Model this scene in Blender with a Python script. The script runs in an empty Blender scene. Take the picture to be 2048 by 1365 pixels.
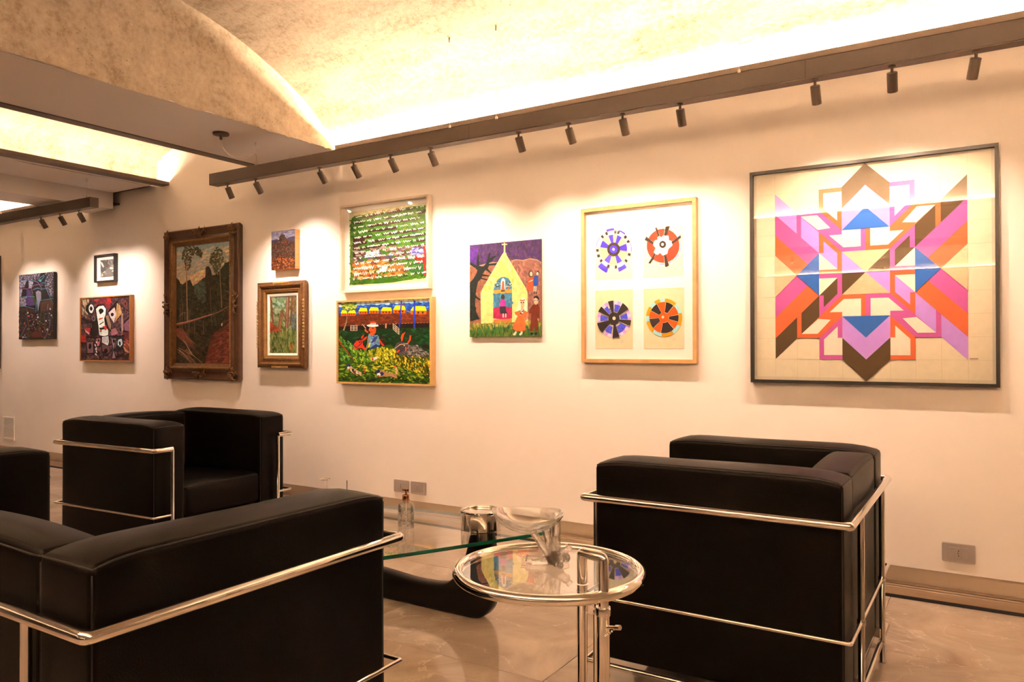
import bpy, math, random
import numpy as np
from mathutils import Vector, Matrix
from mathutils.geometry import tessellate_polygon

# ------------------------------------------------------------------ camera, world, exposure
scene = bpy.context.scene
col = scene.collection
CAM_H = 1.05
def look_rows(yaw, pitch, roll):
    f = Vector((math.sin(yaw)*math.cos(pitch), math.cos(yaw)*math.cos(pitch), math.sin(pitch)))
    r = Vector((math.cos(yaw), -math.sin(yaw), 0))
    d = f.cross(r)
    return r*math.cos(roll)+d*math.sin(roll), d*math.cos(roll)-r*math.sin(roll), f
_r, _d, _f = look_rows(math.radians(-32.0916), math.radians(0.41013), math.radians(0.15403))
cam_data = bpy.data.cameras.new('camera')
cam = bpy.data.objects.new('camera', cam_data)
col.objects.link(cam)
cam.matrix_world = Matrix(((_r.x, -_d.x, -_f.x, 0), (_r.y, -_d.y, -_f.y, 0), (_r.z, -_d.z, -_f.z, CAM_H), (0, 0, 0, 1)))
cam_data.sensor_width = 36
cam_data.lens = 36*1533.15/2048
cam_data.clip_start = 0.02
scene.camera = cam
world = bpy.data.worlds.new('world')
scene.world = world
world.use_nodes = True
world.node_tree.nodes['Background'].inputs[0].default_value = (0.9, 0.8, 0.7, 1)
world.node_tree.nodes['Background'].inputs[1].default_value = 0.02
scene.view_settings.view_transform = 'Standard'
scene.view_settings.look = 'None'
scene.view_settings.exposure = 2.98
scene.view_settings.gamma = 1
scene.view_settings.use_curve_mapping = False
COVE_COL = (1.0, 0.715, 0.46)
SPOT_WARM = (1.0, 0.70, 0.50)
SPOT_COOL = (1.0, 0.735, 0.585)
COVE_POWER = 310.0      # emission strength of the cove led strips
SPOT_POWER = 4.8      # watts per small spotlight
FILL_POWER = 6.0      # watts per unseen spotlight added behind the camera as fill

# ------------------------------------------------------------------ helpers
RNG = random.Random(7)
def lin(c):
    c = c/255.0
    return c/12.92 if c <= 0.04045 else ((c+0.055)/1.055)**2.4
def S(r, g, b):
    return (lin(r), lin(g), lin(b), 1.0)
WB = (1.12, 0.86, 0.66)            # white paper measured in the photograph: removed to get the pigment's own colour
def A(r, g, b):
    return tuple(0.8*min(0.95, lin(v)/w)**1.12 for v, w in zip((r, g, b), WB)) + (1.0,)

def tag(o, label=None, cat=None, group=None, kind=None):
    if label: o['label'] = label
    if cat: o['category'] = cat
    if group: o['group'] = group
    if kind: o['kind'] = kind
    return o
def empty(name, loc, rz=0.0, label=None, cat=None, group=None):
    o = bpy.data.objects.new(name, None)
    col.objects.link(o)
    o.location = loc
    o.rotation_euler = (0, 0, rz)
    o.empty_display_size = 0.05
    return tag(o, label, cat, group)
def link(name, mesh, parent=None):
    o = bpy.data.objects.new(name, mesh)
    col.objects.link(o)
    if parent is not None: o.parent = parent
    return o
def copy_tree(o, parent=None):
    c = o.copy()
    col.objects.link(c)
    c.parent = parent
    for ch in [x for x in bpy.data.objects if x.parent == o]:
        copy_tree(ch, c)
    return c

class MB:
    def __init__(s): s.v = []; s.f = []
    def add(s, vs, fs):
        n = len(s.v); s.v += [tuple(p) for p in vs]; s.f += [tuple(i+n for i in f) for f in fs]
        return s
    def box(s, x0, x1, y0, y1, z0, z1):
        v = [(x, y, z) for x in (x0, x1) for y in (y0, y1) for z in (z0, z1)]
        return s.add(v, [(0,1,3,2),(4,6,7,5),(0,4,5,1),(2,3,7,6),(0,2,6,4),(1,5,7,3)])
    def bevbox(s, x0, x1, y0, y1, z0, z1, b):
        # box with chamfered edges (24 corner points)
        vs = []; idx = {}
        for i in (0,1):
            for j in (0,1):
                for k in (0,1):
                    P = ((x0,x1)[i], (y0,y1)[j], (z0,z1)[k]); sg = (1-2*i, 1-2*j, 1-2*k)
                    for a in range(3):
                        p = [P[t]+(sg[t]*b if t != a else 0) for t in range(3)]
                        idx[(i,j,k,a)] = len(vs); vs.append(tuple(p))
        fs = []
        for a in range(3):
            o1, o2 = [t for t in range(3) if t != a]
            for side in (0,1):
                q = []
                for (m, n) in ((0,0),(1,0),(1,1),(0,1)):
                    c = [0,0,0]; c[a] = side; c[o1] = m; c[o2] = n
                    q.append(idx[(*c, a)])
                fs.append(tuple(q))
        for a in range(3):
            o1, o2 = [t for t in range(3) if t != a]
            for m in (0,1):
                for n in (0,1):
                    c0 = [0,0,0]; c1 = [0,0,0]; c0[o1] = c1[o1] = m; c0[o2] = c1[o2] = n; c1[a] = 1
                    fs.append((idx[(*c0,o1)], idx[(*c1,o1)], idx[(*c1,o2)], idx[(*c0,o2)]))
        for i in (0,1):
            for j in (0,1):
                for k in (0,1):
                    fs.append((idx[(i,j,k,0)], idx[(i,j,k,1)], idx[(i,j,k,2)]))
        return s.add(vs, fs)
    def sweep(s, pts, r, seg=12, closed=False, caps=True, radii=None):
        P = [Vector(p) for p in pts]; n = len(P); rings = []
        T = []
        for i in range(n):
            if closed: a, b = P[i-1], P[(i+1) % n]
            else: a, b = P[max(i-1,0)], P[min(i+1,n-1)]
            T.append((b-a).normalized())
        up = Vector((0,0,1)) if abs(T[0].z) < 0.9 else Vector((1,0,0))
        N = (up-T[0]*up.dot(T[0])).normalized(); vs = []
        for i in range(n):
            if i:
                ax = T[i-1].cross(T[i])
                if ax.length > 1e-8:
                    N = Matrix.Rotation(T[i-1].angle(T[i]), 3, ax.normalized()) @ N
                N = (N-T[i]*N.dot(T[i])).normalized()
            B = T[i].cross(N); rr = radii[i] if radii else r
            for k in range(seg):
                a = 2*math.pi*k/seg
                vs.append(P[i]+N*(rr*math.cos(a))+B*(rr*math.sin(a)))
        fs = []
        for i in range(n if closed else n-1):
            j = (i+1) % n
            for k in range(seg):
                m = (k+1) % seg
                fs.append((i*seg+k, i*seg+m, j*seg+m, j*seg+k))
        if caps and not closed:
            fs.append(tuple(range(seg))[::-1]); fs.append(tuple((n-1)*seg+k for k in range(seg)))
        return s.add(vs, fs)
    def lathe(s, prof, seg=32, c=(0,0,0), wob=None):
        vs = []; n = len(prof)
        for i, (r, z) in enumerate(prof):
            for k in range(seg):
                a = 2*math.pi*k/seg
                dr, dz = wob(a, i) if wob else (1.0, 0.0)
                vs.append((c[0]+r*dr*math.cos(a), c[1]+r*dr*math.sin(a), c[2]+z+dz))
        fs = [(i*seg+k, i*seg+(k+1) % seg, (i+1)*seg+(k+1) % seg, (i+1)*seg+k) for i in range(n-1) for k in range(seg)]
        if prof[0][0] > 1e-6: fs.append(tuple(range(seg))[::-1])
        if prof[-1][0] > 1e-6: fs.append(tuple((n-1)*seg+k for k in range(seg)))
        return s.add(vs, fs)
    def prism(s, pts2, lo, hi, plane='xz'):
        # closed outline extruded between lo and hi along the third axis
        n = len(pts2)
        def mk(p, t): return (p[0], t, p[1]) if plane == 'xz' else (p[0], p[1], t)
        vs = [mk(p, lo) for p in pts2]+[mk(p, hi) for p in pts2]
        tri = tessellate_polygon([[Vector((p[0], p[1], 0)) for p in pts2]])
        fs = [tuple(t) for t in tri]+[tuple(i+n for i in t)[::-1] for t in tri]
        fs += [(i, (i+1) % n, n+(i+1) % n, n+i) for i in range(n)]
        return s.add(vs, fs)
    def ball(s, c, r, sc=(1,1,1), seg=8, rings=6):
        pr = [(max(1e-7, r*math.sin(math.pi*i/rings)), -r*math.cos(math.pi*i/rings)) for i in range(rings+1)]
        m = MB().lathe(pr, seg)
        return s.add([(c[0]+p[0]*sc[0], c[1]+p[1]*sc[1], c[2]+p[2]*sc[2]) for p in m.v], m.f)
    def grid(s, fn, nu, nv):
        vs = [fn(i/nu, j/nv) for i in range(nu+1) for j in range(nv+1)]
        return s.add(vs, [(i*(nv+1)+j, (i+1)*(nv+1)+j, (i+1)*(nv+1)+j+1, i*(nv+1)+j+1) for i in range(nu) for j in range(nv)])
    def mesh(s, name, mat, smooth=False, angle=None):
        me = bpy.data.meshes.new(name)
        me.from_pydata(s.v, [], s.f)
        me.validate()
        import bmesh
        b = bmesh.new(); b.from_mesh(me)
        bmesh.ops.remove_doubles(b, verts=b.verts, dist=1e-6)
        bmesh.ops.recalc_face_normals(b, faces=b.faces)
        if smooth:
            for f in b.faces: f.smooth = True
            if angle is not None:
                for e in b.edges:
                    if len(e.link_faces) == 2 and e.calc_face_angle(0) > math.radians(angle): e.smooth = False
        b.to_mesh(me); b.free()
        if mat: me.materials.append(mat)
        return me
    def build(s, name, mat, parent=None, smooth=False, angle=None):
        return link(name, s.mesh(name, mat, smooth, angle), parent)

def fillet(pts, r, n=5, closed=False):
    P = [Vector(p) for p in pts]; out = []; m = len(P)
    for i in range(m):
        if not closed and i in (0, m-1):
            out.append(P[i]); continue
        a, b, c = P[i-1], P[i], P[(i+1) % m]
        u = (a-b).normalized(); w = (c-b).normalized()
        ang = u.angle(w)
        if ang > 3.1: out.append(b); continue
        t = min(r/math.tan(ang/2), (a-b).length*0.49, (c-b).length*0.49)
        p0, p1 = b+u*t, b+w*t
        cen = b+(u+w).normalized()*(t/math.cos(ang/2))
        v0, v1 = p0-cen, p1-cen
        for k in range(n+1):
            s_ = k/n; th = v0.angle(v1)
            q = (v0*math.sin((1-s_)*th)+v1*math.sin(s_*th))/max(1e-9, math.sin(th))
            out.append(cen+q)
    return out

# ------------------------------------------------------------------ materials
def nodes(m): return m.node_tree.nodes, m.node_tree.links
def mat(name, color, rough=0.5, metal=0.0, spec=0.5, var=0.0, scale=8.0, bump=0.0, bump_scale=60.0, coat=0.0, stretch=(1,1,1)):
    m = bpy.data.materials.new(name); m.use_nodes = True
    N, L = nodes(m); b = N['Principled BSDF']
    b.inputs['Base Color'].default_value = color
    b.inputs['Roughness'].default_value = rough
    b.inputs['Metallic'].default_value = metal
    b.inputs['Specular IOR Level'].default_value = spec
    b.inputs['Coat Weight'].default_value = coat
    tc = N.new('ShaderNodeTexCoord'); mp = N.new('ShaderNodeMapping')
    mp.inputs['Scale'].default_value = stretch
    L.new(tc.outputs['Object'], mp.inputs['Vector'])
    if var > 0:
        nz = N.new('ShaderNodeTexNoise'); nz.inputs['Scale'].default_value = scale; nz.inputs['Detail'].default_value = 6
        L.new(mp.outputs[0], nz.inputs['Vector'])
        rp = N.new('ShaderNodeMapRange'); rp.inputs['To Min'].default_value = 1-var; rp.inputs['To Max'].default_value = 1+var
        rp.inputs['From Min'].default_value = 0.25; rp.inputs['From Max'].default_value = 0.75
        L.new(nz.outputs[0], rp.inputs['Value'])
        mx = N.new('ShaderNodeVectorMath'); mx.operation = 'SCALE'
        mx.inputs[0].default_value = color[:3]
        L.new(rp.outputs[0], mx.inputs['Scale']); L.new(mx.outputs[0], b.inputs['Base Color'])
    if bump > 0:
        n2 = N.new('ShaderNodeTexNoise'); n2.inputs['Scale'].default_value = bump_scale; n2.inputs['Detail'].default_value = 4
        L.new(mp.outputs[0], n2.inputs['Vector'])
        bp = N.new('ShaderNodeBump'); bp.inputs['Strength'].default_value = bump; bp.inputs['Distance'].default_value = 0.002
        L.new(n2.outputs[0], bp.inputs['Height']); L.new(bp.outputs[0], b.inputs['Normal'])
    return m
def emission(name, color, strength):
    m = bpy.data.materials.new(name); m.use_nodes = True
    N, L = nodes(m); N.remove(N['Principled BSDF'])
    e = N.new('ShaderNodeEmission'); e.inputs[0].default_value = (*color, 1); e.inputs[1].default_value = strength
    L.new(e.outputs[0], N['Material Output'].inputs[0]); return m
def pane(name, tint=(1,1,1,1), rough=0.0, r0=0.075, power=5.0):
    # thin clear sheet: what is not mirrored passes straight through
    m = bpy.data.materials.new(name); m.use_nodes = True
    N, L = nodes(m); N.remove(N['Principled BSDF'])
    t = N.new('ShaderNodeBsdfTransparent'); t.inputs[0].default_value = tint
    g = N.new('ShaderNodeBsdfGlossy'); g.inputs['Roughness'].default_value = rough
    # two-sided Schlick mirror of a thin sheet
    lw = N.new('ShaderNodeLayerWeight'); lw.inputs[0].default_value = 0.5
    pw = N.new('ShaderNodeMath'); pw.operation = 'POWER'; pw.inputs[1].default_value = power
    ma = N.new('ShaderNodeMath'); ma.operation = 'MULTIPLY_ADD'; ma.inputs[1].default_value = 0.92; ma.inputs[2].default_value = r0
    mx = N.new('ShaderNodeMixShader')
    L.new(lw.outputs['Facing'], pw.inputs[0]); L.new(pw.outputs[0], ma.inputs[0])
    L.new(ma.outputs[0], mx.inputs[0]); L.new(t.outputs[0], mx.inputs[1]); L.new(g.outputs[0], mx.inputs[2])
    L.new(mx.outputs[0], N['Material Output'].inputs[0]); return m
def glass(name, color=(1,1,1,1), ior=1.48, rough=0.0):
    m = bpy.data.materials.new(name); m.use_nodes = True
    N, L = nodes(m); b = N['Principled BSDF']
    b.inputs['Base Color'].default_value = color; b.inputs['Roughness'].default_value = rough
    b.inputs['Transmission Weight'].default_value = 1.0; b.inputs['IOR'].default_value = ior
    return m
def concrete(name, base):
    m = bpy.data.materials.new(name); m.use_nodes = True
    N, L = nodes(m); b = N['Principled BSDF']; b.inputs['Roughness'].default_value = 0.85
    b.inputs['Specular IOR Level'].default_value = 0.25
    tc = N.new('ShaderNodeTexCoord')
    def noise(sc, det, stretch=(1,1,1)):
        mp = N.new('ShaderNodeMapping'); mp.inputs['Scale'].default_value = stretch
        L.new(tc.outputs['Object'], mp.inputs[0])
        n = N.new('ShaderNodeTexNoise'); n.inputs['Scale'].default_value = sc; n.inputs['Detail'].default_value = det
        n.inputs['Roughness'].default_value = 0.62; L.new(mp.outputs[0], n.inputs['Vector']); return n
    big = noise(1.6, 8, (0.6,1.6,1.6)); fine = noise(40, 12); mottle = noise(8.0, 12, (0.4,1.2,1.2))
    cr = N.new('ShaderNodeValToRGB')
    e = cr.color_ramp.elements
    e[0].position = 0.36; e[0].color = tuple(c*k_ for c, k_ in zip(base[:3], (0.55, 0.48, 0.39)))+(1,)
    e[1].position = 0.62; e[1].color = tuple(min(1, c*1.30) for c in base[:3])+(1,)
    k = e.new(0.49); k.color = base
    ad = N.new('ShaderNodeMath'); ad.operation = 'MULTIPLY_ADD'; ad.inputs[1].default_value = 0.30
    ad2 = N.new('ShaderNodeMath'); ad2.operation = 'MULTIPLY_ADD'; ad2.inputs[1].default_value = 0.34
    ad3 = N.new('ShaderNodeMath'); ad3.operation = 'MULTIPLY'; ad3.inputs[1].default_value = 0.36
    L.new(fine.outputs[0], ad3.inputs[0]); L.new(mottle.outputs[0], ad2.inputs[0]); L.new(ad3.outputs[0], ad2.inputs[2])
    L.new(big.outputs[0], ad.inputs[0]); L.new(ad2.outputs[0], ad.inputs[2]); L.new(ad.outputs[0], cr.inputs[0])
    # small dark air pits
    vo = N.new('ShaderNodeTexVoronoi'); vo.inputs['Scale'].default_value = 34
    L.new(tc.outputs['Object'], vo.inputs['Vector'])
    gate = noise(3.0, 3)
    mr = N.new('ShaderNodeMapRange'); mr.inputs['From Min'].default_value = 0.07; mr.inputs['From Max'].default_value = 0.13
    L.new(vo.outputs['Distance'], mr.inputs[0])
    gt = N.new('ShaderNodeMapRange'); gt.inputs['From Min'].default_value = 0.42; gt.inputs['From Max'].default_value = 0.52
    gt.inputs['To Min'].default_value = 1; gt.inputs['To Max'].default_value = 0
    L.new(gate.outputs[0], gt.inputs[0])
    mxm = N.new('ShaderNodeMath'); mxm.operation = 'MAXIMUM'
    L.new(mr.outputs[0], mxm.inputs[0]); L.new(gt.outputs[0], mxm.inputs[1])
    mix = N.new('ShaderNodeMixRGB'); mix.inputs[1].default_value = tuple(c*0.45 for c in base[:3])+(1,)
    L.new(mxm.outputs[0], mix.inputs[0]); L.new(cr.outputs[0], mix.inputs[2])
    vf = N.new('ShaderNodeTexVoronoi'); vf.inputs['Scale'].default_value = 29
    L.new(tc.outputs['Object'], vf.inputs['Vector'])
    fr = N.new('ShaderNodeMapRange'); fr.inputs['From Min'].default_value = 0.03; fr.inputs['From Max'].default_value = 0.11
    fr.inputs['To Min'].default_value = 0.5; fr.inputs['To Max'].default_value = 0.0; L.new(vf.outputs['Distance'], fr.inputs[0])
    mf = N.new('ShaderNodeMixRGB'); mf.inputs[2].default_value = tuple(min(1, c*1.7) for c in base[:3])+(1,)
    L.new(fr.outputs[0], mf.inputs[0]); L.new(mix.outputs[0], mf.inputs[1]); L.new(mf.outputs[0], b.inputs['Base Color'])
    hs = N.new('ShaderNodeMath'); hs.operation = 'MULTIPLY_ADD'; hs.inputs[1].default_value = 0.5
    L.new(mxm.outputs[0], hs.inputs[0]); L.new(ad.outputs[0], hs.inputs[2])
    bp = N.new('ShaderNodeBump'); bp.inputs['Strength'].default_value = 0.35; bp.inputs['Distance'].default_value = 0.012
    L.new(hs.outputs[0], bp.inputs['Height']); L.new(bp.outputs[0], b.inputs['Normal'])
    return m
def porcelain(name):
    m = bpy.data.materials.new(name); m.use_nodes = True
    N, L = nodes(m); b = N['Principled BSDF']
    b.inputs['Roughness'].default_value = 0.07; b.inputs['Specular IOR Level'].default_value = 0.6
    tc = N.new('ShaderNodeTexCoord'); oi = N.new('ShaderNodeObjectInfo')
    ml = N.new('ShaderNodeMath'); ml.operation = 'MULTIPLY'; ml.inputs[1].default_value = 37.0
    L.new(oi.outputs['Random'], ml.inputs[0])
    av = N.new('ShaderNodeVectorMath'); av.operation = 'ADD'
    L.new(tc.outputs['Object'], av.inputs[0]); L.new(ml.outputs[0], av.inputs[1])
    n1 = N.new('ShaderNodeTexNoise'); n1.inputs['Scale'].default_value = 2.6; n1.inputs['Detail'].default_value = 9; n1.inputs['Roughness'].default_value = 0.6
    n1.inputs['Distortion'].default_value = 0.8
    L.new(av.outputs[0], n1.inputs['Vector'])
    cr = N.new('ShaderNodeValToRGB'); e = cr.color_ramp.elements
    e[0].position = 0.30; e[0].color = (0.33, 0.255, 0.205, 1); e[1].position = 0.72; e[1].color = (0.58, 0.475, 0.39, 1)
    L.new(n1.outputs[0], cr.inputs[0])
    # thin pale veins
    n2 = N.new('ShaderNodeTexNoise'); n2.inputs['Scale'].default_value = 1.7; n2.inputs['Detail'].default_value = 7; n2.inputs['Distortion'].default_value = 1.6
    L.new(av.outputs[0], n2.inputs['Vector'])
    sb = N.new('ShaderNodeMath'); sb.operation = 'SUBTRACT'; sb.inputs[1].default_value = 0.5; L.new(n2.outputs[0], sb.inputs[0])
    ab = N.new('ShaderNodeMath'); ab.operation = 'ABSOLUTE'; L.new(sb.outputs[0], ab.inputs[0])
    vr = N.new('ShaderNodeMapRange'); vr.inputs['From Min'].default_value = 0.0; vr.inputs['From Max'].default_value = 0.006
    vr.inputs['To Min'].default_value = 0.45; vr.inputs['To Max'].default_value = 0.0; L.new(ab.outputs[0], vr.inputs[0])
    mx = N.new('ShaderNodeMixRGB'); mx.inputs[2].default_value = (0.72, 0.62, 0.54, 1)
    L.new(vr.outputs[0], mx.inputs[0]); L.new(cr.outputs[0], mx.inputs[1]); L.new(mx.outputs[0], b.inputs['Base Color'])
    return m
def art_material(name, rough=0.55, relief=0.15, grain=0.10):
    m = bpy.data.materials.new(name); m.use_nodes = True
    N, L = nodes(m); b = N['Principled BSDF']; b.inputs['Roughness'].default_value = rough
    b.inputs['Specular IOR Level'].default_value = 0.3
    at = N.new('ShaderNodeAttribute'); at.attribute_name = 'pigment'
    tc = N.new('ShaderNodeTexCoord'); nz = N.new('ShaderNodeTexNoise'); nz.inputs['Scale'].default_value = 45; nz.inputs['Detail'].default_value = 5
    L.new(tc.outputs['Object'], nz.inputs['Vector'])
    mr = N.new('ShaderNodeMapRange'); mr.inputs['From Min'].default_value = 0.3; mr.inputs['From Max'].default_value = 0.7
    mr.inputs['To Min'].default_value = 1-grain; mr.inputs['To Max'].default_value = 1+grain; L.new(nz.outputs[0], mr.inputs[0])
    sc = N.new('ShaderNodeVectorMath'); sc.operation = 'SCALE'; L.new(at.outputs['Color'], sc.inputs[0]); L.new(mr.outputs[0], sc.inputs['Scale'])
    L.new(sc.outputs[0], b.inputs['Base Color'])
    if relief > 0:
        bp = N.new('ShaderNodeBump'); bp.inputs['Strength'].default_value = relief; bp.inputs['Distance'].default_value = 0.002
        L.new(nz.outputs[0], bp.inputs['Height']); L.new(bp.outputs[0], b.inputs['Normal'])
    return m

M = {}
M['wall'] = mat('wall_paint', (0.84, 0.795, 0.765, 1), 0.75, var=0.015, scale=3, bump=0.04, bump_scale=220)
M['wall_dark'] = mat('darkened_wall_paint', (0.30, 0.26, 0.22, 1), 0.75, var=0.02, scale=3)  # unseen back and right walls, darkened to reflect less light onto the seating
M['soffit'] = mat('soffit_paint', (0.70, 0.665, 0.65, 1), 0.8, var=0.015, scale=3)
M['concrete'] = concrete('raw_concrete', (0.335, 0.278, 0.222, 1))
M['tile'] = porcelain('polished_porcelain')
M['grout'] = mat('grout', (0.17, 0.135, 0.105, 1), 0.8, var=0.1)
M['bronze'] = mat('dark_bronze_paint', (0.085, 0.062, 0.051, 1), 0.5, var=0.06, scale=30)
M['bronze_trim'] = mat('bronze_trim_paint', (0.12, 0.086, 0.066, 1), 0.5, var=0.05, scale=20)
M['reveal'] = mat('dark_reveal', (0.02, 0.017, 0.016, 1), 0.8, var=0.05)  # near-black for joints, and for shade painted into gaps
M['base_paint'] = mat('baseboard_paint', (0.55, 0.46, 0.37, 1), 0.45, var=0.03, scale=4)
M['base_wood'] = mat('baseboard_wood', (0.40, 0.29, 0.20, 1), 0.4, var=0.15, scale=6, stretch=(0.6, 20, 20))
M['leather'] = mat('black_leather', (0.0021, 0.0012, 0.0009, 1), 0.38, spec=0.10, var=0.12, scale=9, bump=0.22, bump_scale=420)
M['stitch'] = mat('black_stitching', (0.006, 0.005, 0.005, 1), 0.6, var=0.1)
M['chrome'] = mat('chrome', (0.80, 0.77, 0.74, 1), 0.07, metal=1.0, var=0.01, scale=12)
M['chrome_soft'] = mat('worn_chrome', (0.72, 0.68, 0.64, 1), 0.16, metal=1.0, var=0.04, scale=12)
M['black_wood'] = mat('black_lacquered_wood', (0.0045, 0.0035, 0.003, 1), 0.34, spec=0.15, var=0.1, scale=5, stretch=(1, 8, 8))
M['table_glass'] = pane('table_glass', (0.95, 0.985, 0.965, 1), 0.0, 0.10, 4.2)
M['glass_edge'] = mat('green_glass_edge', (0.004, 0.085, 0.055, 1), 0.08, spec=0.7, var=0.05)
M['pane'] = pane('picture_glass')
M['crystal'] = glass('crystal', (0.99, 0.985, 0.97, 1), 1.50)
def half_clear(m):
    N, L = nodes(m); b = N['Principled BSDF']; t = N.new('ShaderNodeBsdfTransparent'); mx = N.new('ShaderNodeMixShader'); mx.inputs[0].default_value = 0.55
    L.new(t.outputs[0], mx.inputs[1]); L.new(b.outputs[0], mx.inputs[2]); L.new(mx.outputs[0], N['Material Output'].inputs[0])
half_clear(M['crystal'])
M['bead'] = mat('frosted_bead_glass', (0.85, 0.82, 0.78, 1), 0.15, var=0.02)
M['bead'].node_tree.nodes['Principled BSDF'].inputs['Alpha'].default_value = 0.42
M['thin_glass'] = pane('thin_clear_glass', (0.985,0.985,0.975,1), 0.0, 0.10, 2.0)
M['copper'] = mat('rose_copper', (0.80, 0.36, 0.20, 1), 0.16, metal=1.0, var=0.03)
M['plate'] = mat('grey_switch_plate', (0.33, 0.285, 0.27, 1), 0.42, var=0.02)
M['plate_dark'] = mat('socket_hole', (0.03, 0.027, 0.025, 1), 0.6, var=0.05)
M['vent'] = mat('white_plastic', (0.80, 0.77, 0.74, 1), 0.5, var=0.01)
M['lens'] = emission('spot_lens', (1.0, 0.85, 0.66), 6.0)
M['led'] = emission('led_diffuser', COVE_COL, COVE_POWER)
M['led_recess'] = emission('led_diffuser_recess', COVE_COL, COVE_POWER*0.05)
M['led_fill'] = emission('led_diffuser_fill', COVE_COL, COVE_POWER*1.7)
M['led_back'] = emission('led_diffuser_back', COVE_COL, COVE_POWER*0.9)
M['steel'] = mat('steel_cable', (0.55, 0.50, 0.45, 1), 0.3, metal=1.0, var=0.03)
M['cable'] = mat('clear_cable', (0.50, 0.42, 0.34, 1), 0.35, var=0.05)
M['frame_black'] = mat('black_frame', (0.012, 0.010, 0.009, 1), 0.38, var=0.1, scale=10, stretch=(2, 20, 2))
M['frame_oak'] = mat('oak_frame', (0.52, 0.30, 0.125, 1), 0.42, var=0.14, scale=9, stretch=(3, 12, 3))
M['frame_honey'] = mat('honey_frame', (0.60, 0.37, 0.14, 1), 0.38, var=0.10, scale=9, stretch=(3, 12, 3))
M['frame_cedar'] = mat('cedar_frame', (0.40, 0.165, 0.045, 1), 0.42, var=0.12, scale=9, stretch=(3, 12, 3))
M['frame_pale'] = mat('limed_frame', (0.70, 0.60, 0.50, 1), 0.5, var=0.06, scale=9, stretch=(3, 12, 3))
M['frame_walnut'] = mat('old_walnut_gilt', (0.070, 0.029, 0.013, 1), 0.42, var=0.35, scale=24, bump=0.3, bump_scale=90)
M['frame_gilt'] = mat('aged_gilding', (0.26, 0.135, 0.038, 1), 0.40, metal=0.35, var=0.25, scale=30, bump=0.2, bump_scale=140)
M['gilt_dark'] = mat('rubbed_gilding', (0.155, 0.072, 0.024, 1), 0.42, metal=0.3, var=0.35, scale=30, bump=0.25, bump_scale=120)
M['gilt_bright'] = mat('bright_gilding', (0.75, 0.50, 0.20, 1), 0.28, metal=0.8, var=0.15, scale=40)
M['mat_board'] = mat('white_mat_board', (0.84, 0.83, 0.81, 1), 0.8, var=0.01, scale=4)
M['linen'] = mat('white_linen_liner', (0.78, 0.75, 0.70, 1), 0.8, var=0.04, scale=60)
M['raw_wood'] = mat('raw_wood_side', (0.55, 0.245, 0.075, 1), 0.55, var=0.12, scale=9, stretch=(3, 3, 14))
M['black_canvas'] = mat('black_canvas_side', (0.013, 0.010, 0.009, 1), 0.6, var=0.1)
M['backing'] = mat('picture_back', (0.20, 0.15, 0.10, 1), 0.8, var=0.1)
M['paint'] = art_material('painted_surface', 0.5, 0.25, 0.16)
M['paper'] = art_material('printed_paper', 0.75, 0.0, 0.03)
M['oil'] = art_material('oil_paint', 0.38, 0.45, 0.22)
M['foil'] = mat('gold_foil', (0.66, 0.53, 0.36, 1), 0.38, metal=0.55, var=0.06, scale=40, bump=0.5, bump_scale=130)
M['brass'] = mat('brass_pin', (0.55, 0.38, 0.14, 1), 0.3, metal=1.0, var=0.05)

# ------------------------------------------------------------------ the room
D = 3.55                       # the picture wall's face
XL, XR, YB = -9.6, 3.4, -7.3
ZS = 2.29                      # painted soffits
def struct(name, mb, m, parent=None, smooth=False, angle=None):
    o = mb.build(name, m, parent, smooth, angle)
    if parent is None: o['kind'] = 'structure'
    return o
struct('wall_front', MB().box(XL, XR, D, D+0.16, 0.135, 3.15), M['wall'])
struct('wall_back', MB().box(XL, XR, YB-0.16, YB, 0, 3.15), M['wall_dark'])
struct('wall_left', MB().box(XL-0.16, XL, YB-0.16, D+0.16, 0, 3.15), M['wall'])
struct('wall_right', MB().box(XR, XR+0.16, YB-0.16, D+0.16, 0, 3.15), M['wall_dark'])
# recessed skirting under the picture wall
bb = struct('baseboard_front', MB().box(XL, XR, D+0.030, D+0.16, 0.0, 0.135), M['base_paint'])
g = MB()
for z0, z1, y in ((0.012, 0.045, D+0.012), (0.0465, 0.0535, D+0.0165), (0.055, 0.064, D+0.021)):
    g.bevbox(XL, XR, y, D+0.031, z0, z1, 0.0012)
g.build('wood_moulding', M['base_wood'], bb)
MB().box(XL, XR, D+0.008, D+0.031, 0.0002, 0.012).build('shadow_gap', M['reveal'], bb)

# floor: slab with every porcelain tile laid on it
TP = 0.832
floor = struct('floor', MB().box(XL, XR, YB, D+0.05, -0.08, -0.0035), M['grout'])
tiles = {}
def tile_mesh(w, d):
    k = (round(w, 3), round(d, 3))
    if k not in tiles:
        h = 0.0012
        tiles[k] = MB().bevbox(h, w-h, h, d-h, -0.0034, 0, 0.0007).mesh('tile', M['tile'])
    return tiles[k]
x = -1.2-TP*11
while x < XR-0.01:
    x0, x1 = max(x, XL), min(x+TP, XR)
    y = 2.09-TP*12
    while y < D:
        y0, y1 = max(y, YB), min(y+TP, D+0.007)
        if x1-x0 > 0.02 and y1-y0 > 0.02:
            t = link('tile', tile_mesh(x1-x0, y1-y0), floor); t.location = (x0, y0, 0)
        y += TP
    x += TP

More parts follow.
